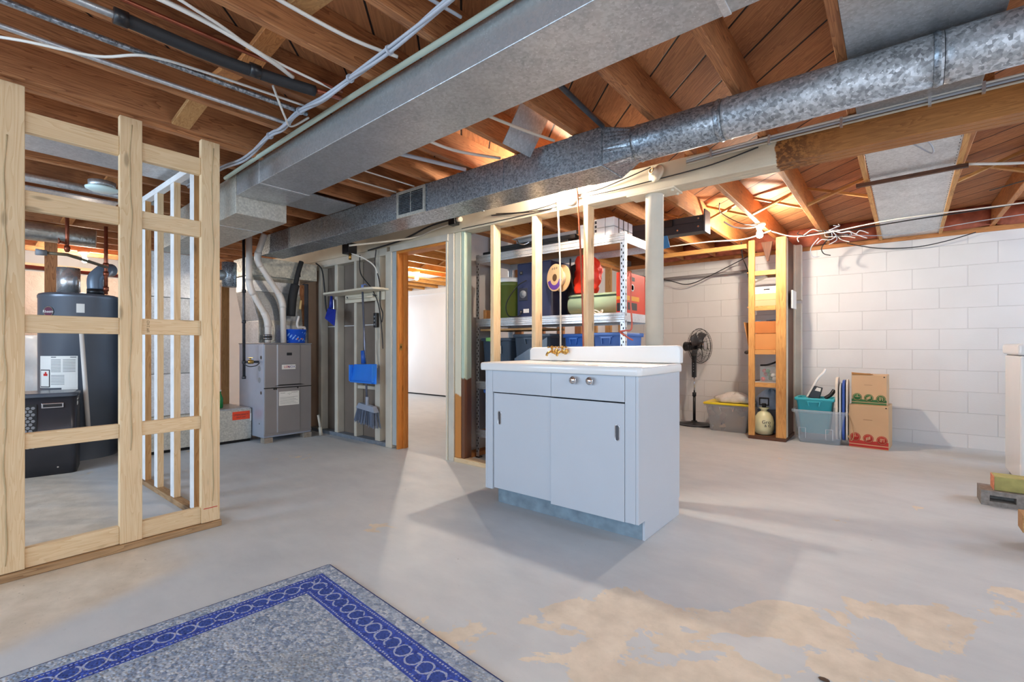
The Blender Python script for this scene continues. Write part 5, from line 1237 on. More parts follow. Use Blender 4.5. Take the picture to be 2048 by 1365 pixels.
t = thing('junction_box', 'open dark junction box tucked between duct and beam', 'junction box', (-3.03, 2.93, 2.13)); q = MB(); q.box(-3.06,-2.98,2.90,2.961,2.09,2.17); q.build('box', BLACK, t, bevel=0.004); q = MB(); q.cyl((-2.975,2.93,2.13),(-2.93,2.93,2.13),0.02); q.build('connector', CREAM, t)
t = thing('junction_box', 'dark junction box with a brass stub under the duct near the painted studs', 'junction box', (-4.42,2.85,2.0)); q = MB(); q.box(-4.50,-4.38,2.75,2.85,1.99,2.10); q.build('box', BLACK, t, bevel=0.004); q = MB(); q.cyl((-4.43,2.80,1.99),(-4.43,2.80,1.93),0.014); q.build('stub', BRASS, t)
# wires along the beam face
cable([(-2.55,2.955,2.115),(-2.25,2.945,2.075),(-2.0,2.945,2.085),(-1.84,2.945,2.115)],0.004,WIRE_B,'thin black wire sagging on the beam left of the lit lamp')
cable([(-2.60,2.955,2.11),(-2.20,2.945,2.065),(-1.95,2.945,2.06),(-1.86,2.945,2.10)],0.004,WIRE_B,'lower thin black wire sagging on the beam left of the lit lamp')
cable([(-1.80,2.945,2.12),(-1.60,2.94,2.115),(-1.42,2.935,2.14),(-1.22,2.93,2.175)],0.004,WIRE_B,'thin black wire between the two lampholders, upper one')
cable([(-1.78,2.945,2.09),(-1.50,2.945,2.085),(-1.15,2.945,2.095),(-0.85,2.95,2.11),(-0.60,2.955,2.15)],0.004,WIRE_B,'thin black wire crossing the painted beam face above the column')
cable([(-2.95,2.958,2.055),(-2.4,2.957,2.053),(-2.0,2.957,2.058)],0.003,WIRE_B,'thin dark line of wire stapled low on the beam')
for k, (z, r_, mt, lab) in enumerate(((2.190,0.007,WIRE_W,'topmost pale cable strapped along the top of the beam'),(2.176,0.007,WIRE_G,'middle grey cable strapped along the top of the beam'),(2.160,0.006,CREAM_D,'lowest dusty cable strapped along the top of the beam'))):
    cable([(-1.0,2.952,z-0.012),(-0.6,2.950,z),(0.2,2.950,z+0.002),(1.0,2.950,z),(2.0,2.950,z)],r_,mt,lab)
for x in (-0.86,-0.55,-0.22,0.12,0.30):
    o = MB().box(x,x+0.012,2.940,2.9615,2.15,2.20).build('cable_strap', STEEL); tag(o, 'small metal strap holding cables against the beam, %s from the left' % ORD[(-0.86,-0.55,-0.22,0.12,0.30).index(x)], 'strap', 'cable straps on the beam')
# cables, conduits and pipes under the camera side joists
t = thing('cable_bundle', 'bundle of grey cables tied together sagging in front of the big duct', 'cable bundle', (-2.2,1.12,2.17))
for j in range(3):
    pts = [(2.3,0.95,2.19),(0.6,1.0,2.175),(-0.5,1.04,2.185),(-1.148,1.085,2.165),(-1.5,1.11,2.150),(-1.801,1.138,2.165),(-2.0,1.135,2.145),(-2.237,1.143,2.165),(-2.45,1.16,2.150),(-2.629,1.177,2.168),(-2.95,1.18,2.125),(-3.30,1.184,2.150),(-3.9,1.18,2.16)]
    pts = [(x, y+0.009*math.sin(j*2.1+i*1.3)*(1 if i % 2 == 0 else 0.5), z+0.008*math.cos(j*2.1+i*1.3)) for i, (x, y, z) in enumerate(pts)]
    q = MB(); q.tube(spline(pts, 6), 0.0065, 8); q.build('cable', WIRE_G, t)
for p in ((-1.49,1.108,2.150),(-1.80,1.138,2.165),(-2.237,1.143,2.165),(-2.629,1.177,2.166)):
    q = MB(); q.cyl(Vector(p)-Vector((0.004,0,0)),Vector(p)+Vector((0.004,0,0)),0.018,seg=12); q.build('zip_tie', WIRE_G, t)
cable([(2.3,1.10,2.188),(0.5,1.165,2.187),(-1.031,1.225,2.186),(-2.0,1.25,2.186),(-3.0,1.285,2.186),(-3.6,1.31,2.186)],0.012,plain('pale_green_pipe', srgb(196,214,200), 0.4),'pale green tube running along the top edge of the big duct','pipe',cat='pipe')
cable([(-2.50,-0.6,2.185),(-2.505,0.3,2.183),(-2.45,1.20,2.184)],0.010,GALV_L,'lower galvanised conduit running under the joists at the left','conduit',cat='conduit',seg=12)
cable([(-2.32,-0.6,2.184),(-2.315,0.3,2.182),(-2.277,1.20,2.184)],0.011,GALV_D,'upper darker conduit running under the joists at the left','conduit',cat='conduit',seg=12)
cable([(-2.72,-1.2,2.19),(-2.68,-0.4,2.185),(-2.62,0.05,2.17),(-2.47,0.25,2.145),(-2.38,0.42,2.14),(-2.28,0.55,2.165),(-2.25,0.75,2.178),(-2.20,1.15,2.18)],0.0055,WIRE_W,'white cable sagging in a long curve under the left joists')
t = thing('insulated_pipe', 'pipe wrapped in black foam insulation under the joists beside the conduits', 'insulated pipe', (-2.05,0.7,2.17))
q = MB(); q.tube(spline([(-2.09,0.42,2.168),(-2.08,0.70,2.163),(-2.05,0.92,2.163),(-2.02,1.10,2.17)],6),0.023,14); q.build('foam_sleeve', BLACKR, t)
q = MB(); q.tube(spline([(-2.13,-0.6,2.17),(-2.10,0.30,2.17),(-2.085,0.45,2.168)],6),0.012,12); q.build('grey_pipe', GALV, t)
q = MB(); q.tube([(-2.02,1.08,2.172),(-1.985,1.21,2.172)],0.012,10); q.build('pipe_end', COPPER, t)
for y in (0.43, 0.86): 
    q = MB(); q.cyl((-2.0875 if y < .5 else -2.06,y-0.02,2.166),(-2.085 if y < .5 else -2.055,y+0.02,2.166),0.027); q.build('tape_band', BLACK, t)
cable([(-2.015,-0.6,2.19),(-2.01,0.5,2.19),(-1.96,1.20,2.19)],0.008,COPPER,'thin copper pipe beside the black foam wrapped pipe','copper_pipe',cat='pipe')
cable([(-1.95,-1.2,2.195),(-1.93,0.2,2.195),(-1.915,0.6,2.19),(-1.935,0.85,2.17),(-2.02,1.0,2.188)],0.009,WIRE_W,'white cable crossing beside the foam wrapped pipe')
cable([(-1.84,-1.2,2.197),(-1.86,0.3,2.196),(-1.88,0.62,2.186),(-1.95,0.85,2.184),(-1.97,1.18,2.186)],0.0055,WIRE_W,'thin white wire running beside the third joist')
cable([(-1.62,-1.2,2.195),(-1.60,0.35,2.197),(-1.62,0.7,2.20),(-1.60,1.0,2.19),(-1.56,1.20,2.195)],0.007,WIRE_W,'white cable running under the joists near the cable bundle')
cable([(-1.22,-1.2,2.197),(-1.22,0.5,2.198),(-1.225,0.9,2.19),(-1.20,1.20,2.198)],0.006,WIRE_G,'grey wire stapled beside a joist just before the big duct')
cable([(-2.16,0.98,2.19),(-2.30,1.10,2.14),(-2.42,1.19,2.16),(-2.30,1.22,2.18)],0.005,WIRE_W,'short white wire loop in front of the big duct')
# pipes and cables between the two ducts
cable([(-1.15,1.66,2.19),(-1.19,2.10,2.19),(-1.20,2.25,2.19)],0.013,IRON,'dark pipe crossing between the ducts under a joist','conduit',cat='pipe',seg=12)
cable([(-1.62,1.66,2.19),(-1.55,2.0,2.185),(-1.50,2.24,2.19)],0.008,CREAM_D,'corrugated pale cable crossing between the two ducts')
cable([(-2.05,1.66,2.19),(-2.02,1.95,2.18),(-1.90,2.24,2.19)],0.009,WIRE_W,'white cable with a connector crossing between the two ducts')
cable([(-2.38,1.66,2.19),(-2.30,1.90,2.19),(-2.20,2.24,2.19)],0.013,WIRE_G,'thick grey cable bending between the ducts above the beam lamp')
cable([(-2.75,1.66,2.192),(-2.72,2.24,2.19)],0.005,WIRE_W,'thin white wire crossing between the ducts near the grille')
cable([(-2.95,1.66,2.188),(-2.93,2.24,2.19)],0.005,WIRE_W,'second thin white wire crossing between the ducts near the grille')
cable([(-2.0,1.62,2.13),(-2.7,1.66,2.10),(-3.2,1.67,2.09),(-3.40,1.68,2.16)],0.005,CREAM_D,'pale cord drooping along the far edge of the big duct')
# wires on the wall side
cable([(-2.06,5.33,2.16),(-1.6,5.40,2.17),(-1.25,5.48,2.165),(-0.98,5.40,2.20)],0.007,WIRE_W,'white cable strung from the column side to the lit joist lamp')
cable([(-0.98,5.45,2.20),(-0.80,5.60,2.15),(-0.50,5.68,2.165),(0.0,5.45,2.160),(0.8,5.40,2.150),(1.6,5.3,2.16)],0.006,WIRE_W,'white cable strung right of the lit joist lamp below the sheet metal')
cable([(-0.52,5.85,2.182),(0.1,5.62,2.170),(0.6,5.56,2.172),(1.5,5.4,2.18)],0.006,WIRE_B,'black cable bundled with the white one below the sheet metal')
cable([(-0.45,5.95,2.18),(0.0,6.2,2.16),(0.7,6.0,2.165),(1.6,5.9,2.18)],0.004,WIRE_G,'thin grey wire strung near the block wall')
cable([(-0.42,6.52,2.18),(-0.15,6.50,2.09),(0.16,6.50,2.06),(0.40,6.50,2.09),(0.62,6.52,2.15)],0.005,WIRE_B,'black wire sagging against the top of the block wall')
cable([(0.36,4.15,2.18),(0.75,4.3,2.155),(1.4,4.4,2.18)],0.009,WIRE_W,'thick white cable from the dark batten toward the right')
cable([(0.55,5.0,2.19),(1.0,4.6,2.188),(1.6,4.3,2.188)],0.004,WIRE_B,'thin black wire crossing the joists at the right')
tw = thing('wire_tangle', 'tangle of grey and black cut cables hanging from a joist near the block wall', 'cable tangle', (-0.5,5.75,2.15))
rr4 = random.Random(11)
for i in range(11):
    c = Vector((-0.53+rr4.uniform(-.05,.05), 5.72+rr4.uniform(-.06,.06), 2.16)); pts = [c+Vector((0,0,0.03))]
    a = rr4.uniform(0, 6.28)
    for k in range(5): a += rr4.uniform(-1.2, 1.2); pts.append(pts[-1]+Vector((0.07*math.cos(a), 0.045*math.sin(a), rr4.uniform(-0.045, 0.020))))
    q = MB(); q.tube(spline(pts, 5), 0.0045, 7); q.build('cable_end', (WIRE_G, WIRE_W, WIRE_B)[i % 3 if i % 4 else 0], tw)
for i, x in enumerate((-0.70,-0.60)):
    q = MB(); q.tube(spline([(x+0.08,5.85,2.15),(x,5.95,2.07),(x+0.01,6.0,1.99+0.02*i),(x+0.07,6.02,1.985)],6),0.005,8); q.build('hanging_end', WIRE_B if i else WIRE_G, tw)
cable([(-1.00,5.02,2.19),(-1.06,4.6,2.12),(-1.16,4.3,2.17),(-1.12,4.1,2.20)],0.004,WIRE_B,'thin black wire looping from joist to joist left of the lit lamp')
cable([(-1.00,4.98,2.185),(-1.05,4.85,2.135),(-1.16,4.75,2.135),(-1.24,4.68,2.185)],0.008,WIRE_W,'white cable looping under the joist beside the lit lamp')
cable([(-1.34,5.75,2.19),(-1.36,5.9,2.05),(-1.35,6.1,1.90),(-1.36,6.2,1.68)],0.006,WIRE_B,'black cord hanging left of the closet frame')
cable([(-1.30,6.3,2.16),(-1.84,6.35,1.935),(-2.15,6.4,1.85),(-2.43,6.45,1.93),(-2.9,6.5,2.05)],0.006,WIRE_B,'long black cord swagged across the block wall over the fan')
o = MB().cyl((-3.02,6.50,1.958),(-1.40,6.50,1.968),0.018,seg=12).build('wall_rail', plain('rail_grey', srgb(150,146,146), 0.5, 0.2)); tag(o, 'grey rail mounted level on the block wall above the fan', 'rail')
for x in (-2.9,-1.5):
    q = MB(); q.box(x,x+0.02,6.49,6.60,1.955,1.972); o = q.build('rail_bracket', STEEL); o.parent = bpy.data.objects['wall_rail']
cable([(-2.3,5.78,2.135),(-1.7,5.77,2.14),(-1.30,5.76,2.15)],0.001,WIRE_W,'x') if False else None
o = MB().box(-2.45,-1.285,5.745,5.783,2.115,2.165).build('wood_rail', WD('golden','X'), bevel=0.002); tag(o, 'long wooden rail running left from the closet frame under the joists', 'rail')

# ------------------------------------------------------------------ closet frame by the block wall
cf = thing('closet_frame', 'tall narrow wooden closet frame with shelves standing near the block wall', 'shelf frame', (-1.09, 6.0, 0))
KX0, KX1, KY0, KY1 = -1.272, -0.905, 5.77, 6.33
for (xa, xb, ya, yb, tone) in ((KX0,KX0+0.062,KY0,KY0+0.038,'golden'),(-1.0,KX1,KY0,KY0+0.038,'golden')):
    q = MB(); q.box(xa,xb,ya,yb,0.038,2.20); q.build('stud', WD(tone,'Z'), cf, bevel=0.002)
q = MB(); q.box(KX1-0.030,KX1,KY0+0.040,KY0+0.13,0.038,2.20); q.build('side_stud', CREAM, cf, bevel=0.002)
q = MB(); q.box(KX1-0.028,KX1-0.012,KY0+0.131,KY1,0.038,2.20); q.build('side_panel', WD('dark','Z'), cf)
q = MB(); q.box(KX1-0.030,KX1+0.004,KY1,KY1+0.035,0.0,2.20); q.build('rear_strip', CREAM, cf, bevel=0.002)
q = MB(); q.box(KX1-0.01,KX1+0.062,KY1+0.036,KY1+0.13,0.0,1.52); q.box(KX1-0.01,KX1+0.062,KY1+0.036,KY1+0.13,1.56,2.20); q.build('painted_post', CREAM_D, cf, bevel=0.003)
q = MB(); q.box(KX0,KX1,KY0-0.004,KY1,0.0,0.036); q.build('bottom_plate', WD('dark','X'), cf, bevel=0.003)
shelf_z = (1.855, 1.468, 0.985, 0.625)
for i, z in enumerate(shelf_z):
    q = MB(); q.box(KX0+0.064,-1.002,KY0+0.004,KY0+0.030,z-0.050,z); q.build('shelf_rail', WD('golden','X'), cf, bevel=0.002)
    q = MB(); q.box(KX0-0.02,KX1-0.032,KY0+0.040,KY1-0.01,z-0.014,z); q.build('shelf_board', DRYB if i == 3 else WD('newdark','X'), cf, bevel=0.002)
o = MB().prism([(-1.175,2.195),(-1.06,2.195),(-1.10,1.98),(-1.118,1.98)],'Y',5.93,5.96).build('wood_scrap', WD('dark','Z')); tag(o, 'pointed scrap of brown board hanging inside the closet frame top', 'wood scrap')
t = thing('flat_box', 'patterned flat box with handle slot on the upper closet shelf', 'box', (-1.1,6.0,1.53))
q = MB(); q.box(-1.24,-0.96,5.83,6.20,1.535,1.605); q.build('body', plain('olive_box', srgb(196,178,130), 0.6), t, bevel=0.003)
q = MB(); q.box(-1.235,-0.965,5.835,6.19,1.606,1.685); q.build('patterned_lid', plain('pattern_white', srgb(226,222,214), 0.6, var=0.25, vscale=60), t, bevel=0.003)
q = MB(); q.box(-1.13,-1.07,5.8335,5.8345,1.645,1.657); q.build('handle_slot', DARK, t)
o = MB().box(-1.24,-0.955,5.83,6.22,1.4695,1.5345).build('flat_carton', CARD, bevel=0.003); tag(o, 'flat plain carton under the patterned box on the upper closet shelf', 'carton')
o = MB().box(-0.885,-0.868,5.95,6.20,1.44,1.64).build('side_carton', PAPER, bevel=0.003); o.parent = None; tag(o, 'pale carton end sticking out right of the closet frame', 'carton')
q = MB(); q.hexa([(-1.27,5.85,1.74),(-1.12,5.86,1.80),(-1.12,5.98,1.80),(-1.27,5.98,1.74)],[(-1.27,5.85,1.835),(-1.12,5.86,1.815),(-1.12,5.98,1.815),(-1.27,5.98,1.835)]); o = q.build('paper_bag', PAPER); tag(o, 'white paper bag poking out under the top closet shelf', 'paper bag')
t = thing('open_carton', 'large brown open cardboard box filling the middle closet shelf', 'carton', (-1.1,6.0,0.99))
q = MB(); q.box(-1.275,-0.96,5.84,6.20,0.987,1.165); q.build('lower_body', CARD_O, t, bevel=0.003)
q = MB(); q.box(-1.275,-0.96,5.835,5.842,1.17,1.30); q.box(-1.275,-0.96,6.195,6.20,1.166,1.28); q.build('front_flap', plain('flap_brown', srgb(190,118,60), 0.75), t)
q = MB(); q.hexa([(-1.284,5.84,1.0),(-1.279,5.84,1.0),(-1.279,6.2,1.0),(-1.284,6.2,1.0)],[(-1.335,5.84,1.295),(-1.327,5.84,1.295),(-1.327,6.2,1.295),(-1.335,6.2,1.295)]); q.build('side_flap', CARD_O, t)
q = MB(); rr5 = random.Random(2)
for i in range(14): 
    c = Vector((-1.24+0.26*rr5.random(), 5.87+0.25*rr5.random(), 1.30+0.02*rr5.random())); q.beam(c, c+Vector((0.07*rr5.uniform(-1,1),0.05,0.012)),0.03,0.004)
q.build('crumpled_contents', plain('blue_grey_wrap', srgb(150,176,206), 0.3, var=0.3, vscale=40), t)['kind'] = 'stuff'
o = MB().sphere((-1.30,5.82,0.955),0.026,12,8,sz=0.8).build('black_plug', BLACK); o.location.z += 0; tag(o, 'small black plug dangling left below the brown open box', 'plug')
t = thing('ornament_box', 'clear plastic box of red and green ornaments on the lower closet shelf', 'plastic box', (-1.08,5.95,0.626))
CL = plain('clear_plastic', srgb(214,224,228), 0.12, var=0.01, Alpha=0.28)
q = MB(); q.box(-1.17,-0.975,5.84,6.10,0.628,0.79); q.build('box', CL, t, bevel=0.004)
q = MB(); q.box(-1.175,-0.97,5.835,6.105,0.791,0.802); q.build('lid', CL, t, bevel=0.003)
for i in range(12):
    q = MB(); c = (-1.15+0.05*(i % 4)+0.006, 5.87+0.07*(i//4 % 3), 0.660+0.045*((i*5) % 3)); q.sphere(c, 0.023, 10, 8); q.build('ornament', (RED, plain('teal_ornament', srgb(30,130,120), 0.3), PAPER, plain('green_ornament', srgb(40,110,60), 0.3))[(i*7) % 4], t)
t = thing('black_strap', 'black coiled strap lying on the clear ornament box', 'strap', (-1.08,5.95,0.805)); q = MB(); q.tube(spline([(-1.17,5.88,0.812),(-1.10,5.86,0.818),(-1.04,5.87,0.84),(-1.0,5.92,0.86),(-0.985,6.0,0.83),(-1.0,6.05,0.814)],6),0.010,10); q.build('strap', BLACK, t)

# ------------------------------------------------------------------ yellow lidded bin, sprayer and fan
CLB = plain('smoky_clear', srgb(206,200,198), 0.12, var=0.02, Alpha=0.38)
yb = tote('storage_bin', -1.825, -1.29, 5.98, 6.40, 0.0, 0.335, CLB, 'clear storage bin with a yellow lid between the fan and closet frame', lid=plain('yellow_lid', srgb(240,212,40), 0.4), lipw=0.02, taper=0.09)
q = MB()
for i in range(5): q.beam((-1.72+0.04*i,6.08+0.03*i,0.03+0.018*i),(-1.41,6.10+0.04*i,0.09+0.02*i),0.03,0.014)
o = q.build('wood_pieces', WD('new','X')); tag(o, 'pale wooden sticks lying inside the yellow lidded bin', 'wood pieces'); o['kind'] = 'stuff'
def crumple(name, c, sx, sy, sz, mt, lab, cat, seed, par=None, amp=0.16, flat=True):
    r5 = random.Random(seed); q = MB(); seg, rn = 30, 14; vs = []
    ph = [r5.uniform(0, 6) for _ in range(6)]
    for i in range(rn+1):
        v_ = i/rn; th_ = PI*v_
        for k in range(seg):
            a = 2*PI*k/seg
            e = 1+amp*(math.sin(3*a+ph[0]+4*v_)+0.7*math.sin(7*a+ph[1]-6*v_)+0.5*math.sin(11*a+ph[2]+9*v_))*math.sin(th_)+r5.uniform(-.03,.03)
            z = -math.cos(th_); z = max(z, -0.35) if flat else z
            vs.append((c[0]+sx*math.sin(th_)*math.cos(a)*e, c[1]+sy*math.sin(th_)*math.sin(a)*e, c[2]+sz*(z+0.35)*(1+0.1*math.sin(5*a+ph[3]))))
    q.add(vs, [(i*seg+k, i*seg+(k+1)%seg, (i+1)*seg+(k+1)%seg, (i+1)*seg+k) for i in range(rn) for k in range(seg)], True)
    o = q.build(name, mt)
    return tag(o, lab, cat)
crumple('plastic_bag', (-1.50,6.16,0.349), 0.20, 0.14, 0.085, plain('shiny_bag', srgb(214,210,204), 0.22, var=0.12, vscale=16, bmp=0.7, bscale=24), 'crumpled shiny plastic bag on the yellow bin lid', 'plastic bag', 4)
crumple('cloth_bundle', (-1.12,6.14,0.30), 0.13, 0.10, 0.16, plain('pale_blue_cloth', srgb(176,196,220), 0.6, var=0.15, vscale=14), 'pale blue crumpled bundle behind the cream sprayer', 'cloth bundle', 9)
o = MB().box(-1.24,-0.98,6.06,6.28,0.037,0.298).build('grey_carton', plain('grey_carton', srgb(96,98,104), 0.6), bevel=0.004); tag(o, 'grey box under the pale blue bundle inside the closet frame', 'box')
sp = thing('sprayer', 'round cream garden sprayer tank with black pump handle inside the closet frame', 'sprayer', (-1.145,5.93,0.037))
SPC = plain('sprayer_cream', srgb(232,230,186), 0.3, var=0.02)
q = MB(); q.lathe((-1.145,5.93,0.037),[(0.060,0),(0.085,0.012),(0.098,0.06),(0.100,0.14),(0.088,0.20),(0.060,0.245),(0.032,0.262),(0.030,0.272),(0.055,0.298),(0.058,0.303),(0.0,0.300)],32); q.build('tank', SPC, sp)
q = MB(); q.cyl((-1.145,5.93,0.30+0.037),(-1.145,5.93,0.345+0.037),0.022); q.tube([(-1.19,5.93,0.365),(-1.19,5.93,0.44),(-1.10,5.93,0.44),(-1.10,5.93,0.365)],0.011,8,closed=True); q.build('pump_handle', BLACK, sp)
M_ = Matrix.Translation((-1.105,5.8355,0.185)) @ Euler((R(90),0,R(22))).to_matrix().to_4x4()
q = MB(); q.text('Gro', 0.052, M_); M2 = Matrix.Translation((-1.092,5.8405,0.145)) @ Euler((R(90),0,R(24))).to_matrix().to_4x4(); q.text('& G', 0.040, M2); q.build('lettering', INK, sp)
fn = thing('pedestal_fan', 'black pedestal fan with wire cage standing against the block wall', 'fan', (-2.03, 6.30, 0))
fxc, fyc = -2.03, 6.29

q = MB(); q.lathe((fxc,fyc,0),[(0.215,0.0),(0.218,0.008),(0.205,0.018),(0.12,0.032),(0.04,0.045),(0.034,0.06)],48,sy=0.85); q.build('base', BLACK, fn)
q = MB(); q.lathe((fxc,fyc,0.018),[(0.207,0.0),(0.207,0.004)],48,sy=0.85,caps=False); q.build('base_rim', GREY, fn)
q = MB(); q.cyl((fxc,fyc,0.05),(fxc,fyc,0.40),0.0175); q.build('lower_pole', BLACK, fn)
q = MB(); q.cyl((fxc,fyc,0.375),(fxc,fyc,0.425),0.024); q.build('height_collar', BLACK, fn)
q = MB(); q.cyl((fxc,fyc,0.42),(fxc,fyc,0.66),0.010); q.build('upper_pole', CHROME, fn)
q = MB(); q.box(fxc-0.026,fxc+0.026,fyc-0.028,fyc+0.02,0.62,0.93); cp_ = q.build('control_column', BLACK, fn, bevel=0.008)
for z in (0.70,0.735,0.77,0.80):
    q = MB(); q.cyl((fxc,fyc-0.0285,z),(fxc,fyc-0.031,z),0.006); q.build('button', GREY, cp_)
fd = Vector((0.955,-0.29,0.03)).normalized(); fc = Vector((fxc,fyc,1.025))
q = MB(); q.cyl(fc-fd*0.13,fc+fd*0.03,0.062,0.05,seg=24); q.cyl((fxc,fyc,0.92),(fxc,fyc,0.98),0.02); q.build('motor_housing', BLACK, fn)
cgc = fc+fd*0.085
Mf = fd.to_track_quat('Z','Y').to_matrix().to_4x4(); Mf.translation = cgc
CR = 0.225
CAGE = plain('cage_wire', (0.03,0.03,0.03), 0.35, 0.4)
for sgn, nm in ((1,'front_cage'),(-1,'rear_cage')):
    q = MB()
    for rad, h in ((CR,0.0),(CR*0.93,0.035),(CR*0.62,0.062),(CR*0.25,0.072)):
        q.tube([(rad*math.cos(2*PI*i/36),rad*math.sin(2*PI*i/36),h*sgn) for i in range(36)],0.0022 if rad < CR else 0.0035,5,closed=True)
    for k in range(40):
        a = 2*PI*k/40; b_ = a+0.35*sgn
        q.tube([(CR*0.25*math.cos(b_),CR*0.25*math.sin(b_),0.072*sgn),(CR*0.62*math.cos((a+b_)/2+0.04),CR*0.62*math.sin((a+b_)/2+0.04),0.062*sgn),(CR*0.93*math.cos(a),CR*0.93*math.sin(a),0.035*sgn),(CR*math.cos(a),CR*math.sin(a),0)],0.0012,4,caps=False)
    q.rot(Mf); q.build(nm, CAGE, fn)
q = MB(); q.lathe((0,0,0),[(0.0,0.076),(0.045,0.074),(0.052,0.068),(0.0,0.064)],24); q.rot(Mf); q.build('cage_badge', CHROME, fn)
for k in range(5):
    a0 = 2*PI*k/5; q = MB(); vs = []; fs = []
    for i in range(8):
        u = i/7
        for j in range(5):
            v_ = j/4; rad = 0.035+0.16*u; aa = a0+(-0.10-0.30*u)+(0.35+0.5*math.sin(PI*min(1,u*0.9+0.1)))*v_
            vs.append((rad*math.cos(aa),rad*math.sin(aa),0.02-0.045*v_))
    for i in range(7):
        for j in range(4): fs.append((i*5+j,(i+1)*5+j,(i+1)*5+j+1,i*5+j+1))
    q.add(vs, fs, True); q.rot(Mf); o = q.build('blade', plain('fan_blade', (0.05,0.05,0.055), 0.3), fn); md = o.modifiers.new('s','SOLIDIFY'); md.thickness = 0.002
q = MB(); q.lathe((0,0,0),[(0.036,-0.03),(0.036,0.015),(0.02,0.03),(0.0,0.032)],20); q.rot(Mf); q.build('hub', BLACK, fn)
# things seen past the sink's right side
t = thing('bucket_planter', 'dark small bin with a white spray bottle behind the sink', 'bin', (-2.33,6.30,0)); 
q = MB(); q.lathe((-2.36,6.30,0),[(0.075,0),(0.095,0.20),(0.10,0.205),(0.092,0.20),(0.073,0.01),(0,0.008)],24); q.build('body', plain('taupe_bin', srgb(74,66,64), 0.5), t)
t = thing('spray_bottle', 'white spray bottle standing in the dark small bin', 'spray bottle', (-2.33,6.30,0.012)); q = MB(); q.lathe((-2.33,6.30,0.012),[(0.03,0),(0.033,0.18),(0.015,0.24),(0.015,0.26)],16); q.build('body', PORC, t); q = MB(); q.hexa([(-2.36,6.285,0.273),(-2.28,6.285,0.273),(-2.28,6.315,0.273),(-2.36,6.315,0.273)],[(-2.345,6.285,0.31),(-2.25,6.285,0.33),(-2.25,6.315,0.33),(-2.345,6.315,0.31)]); q.build('trigger', PORC, t, bevel=0.003)
t = thing('duster', 'thin black rod with a pink tip leaning behind the sink', 'duster', (-2.34,6.42,0)); q = MB(); q.tube([(-2.36,6.42,0.0),(-2.365,6.50,0.74)],0.005,8); q.build('rod', BLACK, t); q = MB(); q.tube([(-2.365,6.50,0.74),(-2.366,6.505,0.80)],0.018,10); q.build('tip', plain('hot_pink', srgb(232,30,110), 0.5), t)

# ------------------------------------------------------------------ clear bin with teal bin, boxes
TEAL = plain('teal_plastic', srgb(58,176,190), 0.4, var=0.03)
cbn = tote('storage_bin', -0.872, -0.372, 5.86, 6.24, 0.0, 0.35, plain('frosted_clear', srgb(218,230,242), 0.12, var=0.01, Alpha=0.28), 'clear plastic storage bin on the floor with a teal bin set inside', lipw=0.022, taper=0.10, handles=False)
q = MB(); 
for x in (-0.80,-0.56): q.tube([(x,5.885,0.05),(x,5.875,0.16),(x+0.06,5.875,0.16),(x+0.06,5.885,0.05)],0.004,6)
q.build('moulded_rib', plain('frosted_clear_rib', srgb(224,234,244), 0.2, Alpha=0.5), cbn)
tote('storage_bin', -0.850, -0.485, 5.895, 6.20, 0.10, 0.375, TEAL, 'teal plastic bin nested inside the clear storage bin', lipw=0.018, taper=0.12)
t = thing('toy_racket', 'white bent handle with black and white grip sticking out of the teal bin', 'toy', (-0.7,6.05,0.45))
q = MB(); q.tube(spline([(-0.745,6.05,0.47),(-0.70,6.06,0.56),(-0.655,6.07,0.67),(-0.60,6.09,0.74),(-0.585,6.10,0.78)],6),0.014,10); q.build('handle', PORC, t)
q = MB(); q.hexa([(-0.735,6.0,0.47),(-0.63,6.0,0.46),(-0.63,6.05,0.46),(-0.735,6.05,0.47)],[(-0.675,6.01,0.60),(-0.60,6.01,0.58),(-0.60,6.05,0.58),(-0.675,6.05,0.60)]); q.build('grip_block', BLACK, t, bevel=0.006)
q = MB(); q.hexa([(-0.67,5.998,0.55),(-0.62,5.998,0.54),(-0.62,6.001,0.54),(-0.67,6.001,0.55)],[(-0.65,5.999,0.585),(-0.612,5.999,0.575),(-0.612,6.002,0.575),(-0.65,6.002,0.585)]); q.build('white_stripe', PAPER, t)
o = MB().tube(spline([(-0.58,6.02,0.47),(-0.53,6.03,0.51),(-0.50,6.05,0.56)],5),0.020,10).build('brush_handle', BLACK); tag(o, 'black rounded handle in the teal bin', 'handle end')
for (x, w, h, col, lab, z0, ry) in ((-0.470,0.022,0.36,srgb(226,214,196),'cream round edged lid standing upright at the right of the teal bin',0.36,4),(-0.440,0.016,0.30,srgb(196,204,206),'grey translucent lid standing upright between cream and blue lids',0.36,3),(-0.412,0.022,0.34,srgb(48,84,170),'blue lid standing upright in the clear bin',0.353,1),(-0.383,0.014,0.35,srgb(226,216,204),'thin cream lid standing rightmost in the clear bin',0.35,0)):
    q = MB(); pl = []
    ztop = z0+h-0.02
    for a, b_ in rrect(5.91,6.17,0.05,ztop,0.09,7): pl.append((a,b_))
    q.prism(pl,'X',x-w/2,x+w/2); o = q.build('bin_cover', plain('cover_'+str(int(-x*1000)), col, 0.4), bevel=0.003); tag(o, lab, 'lid panel')
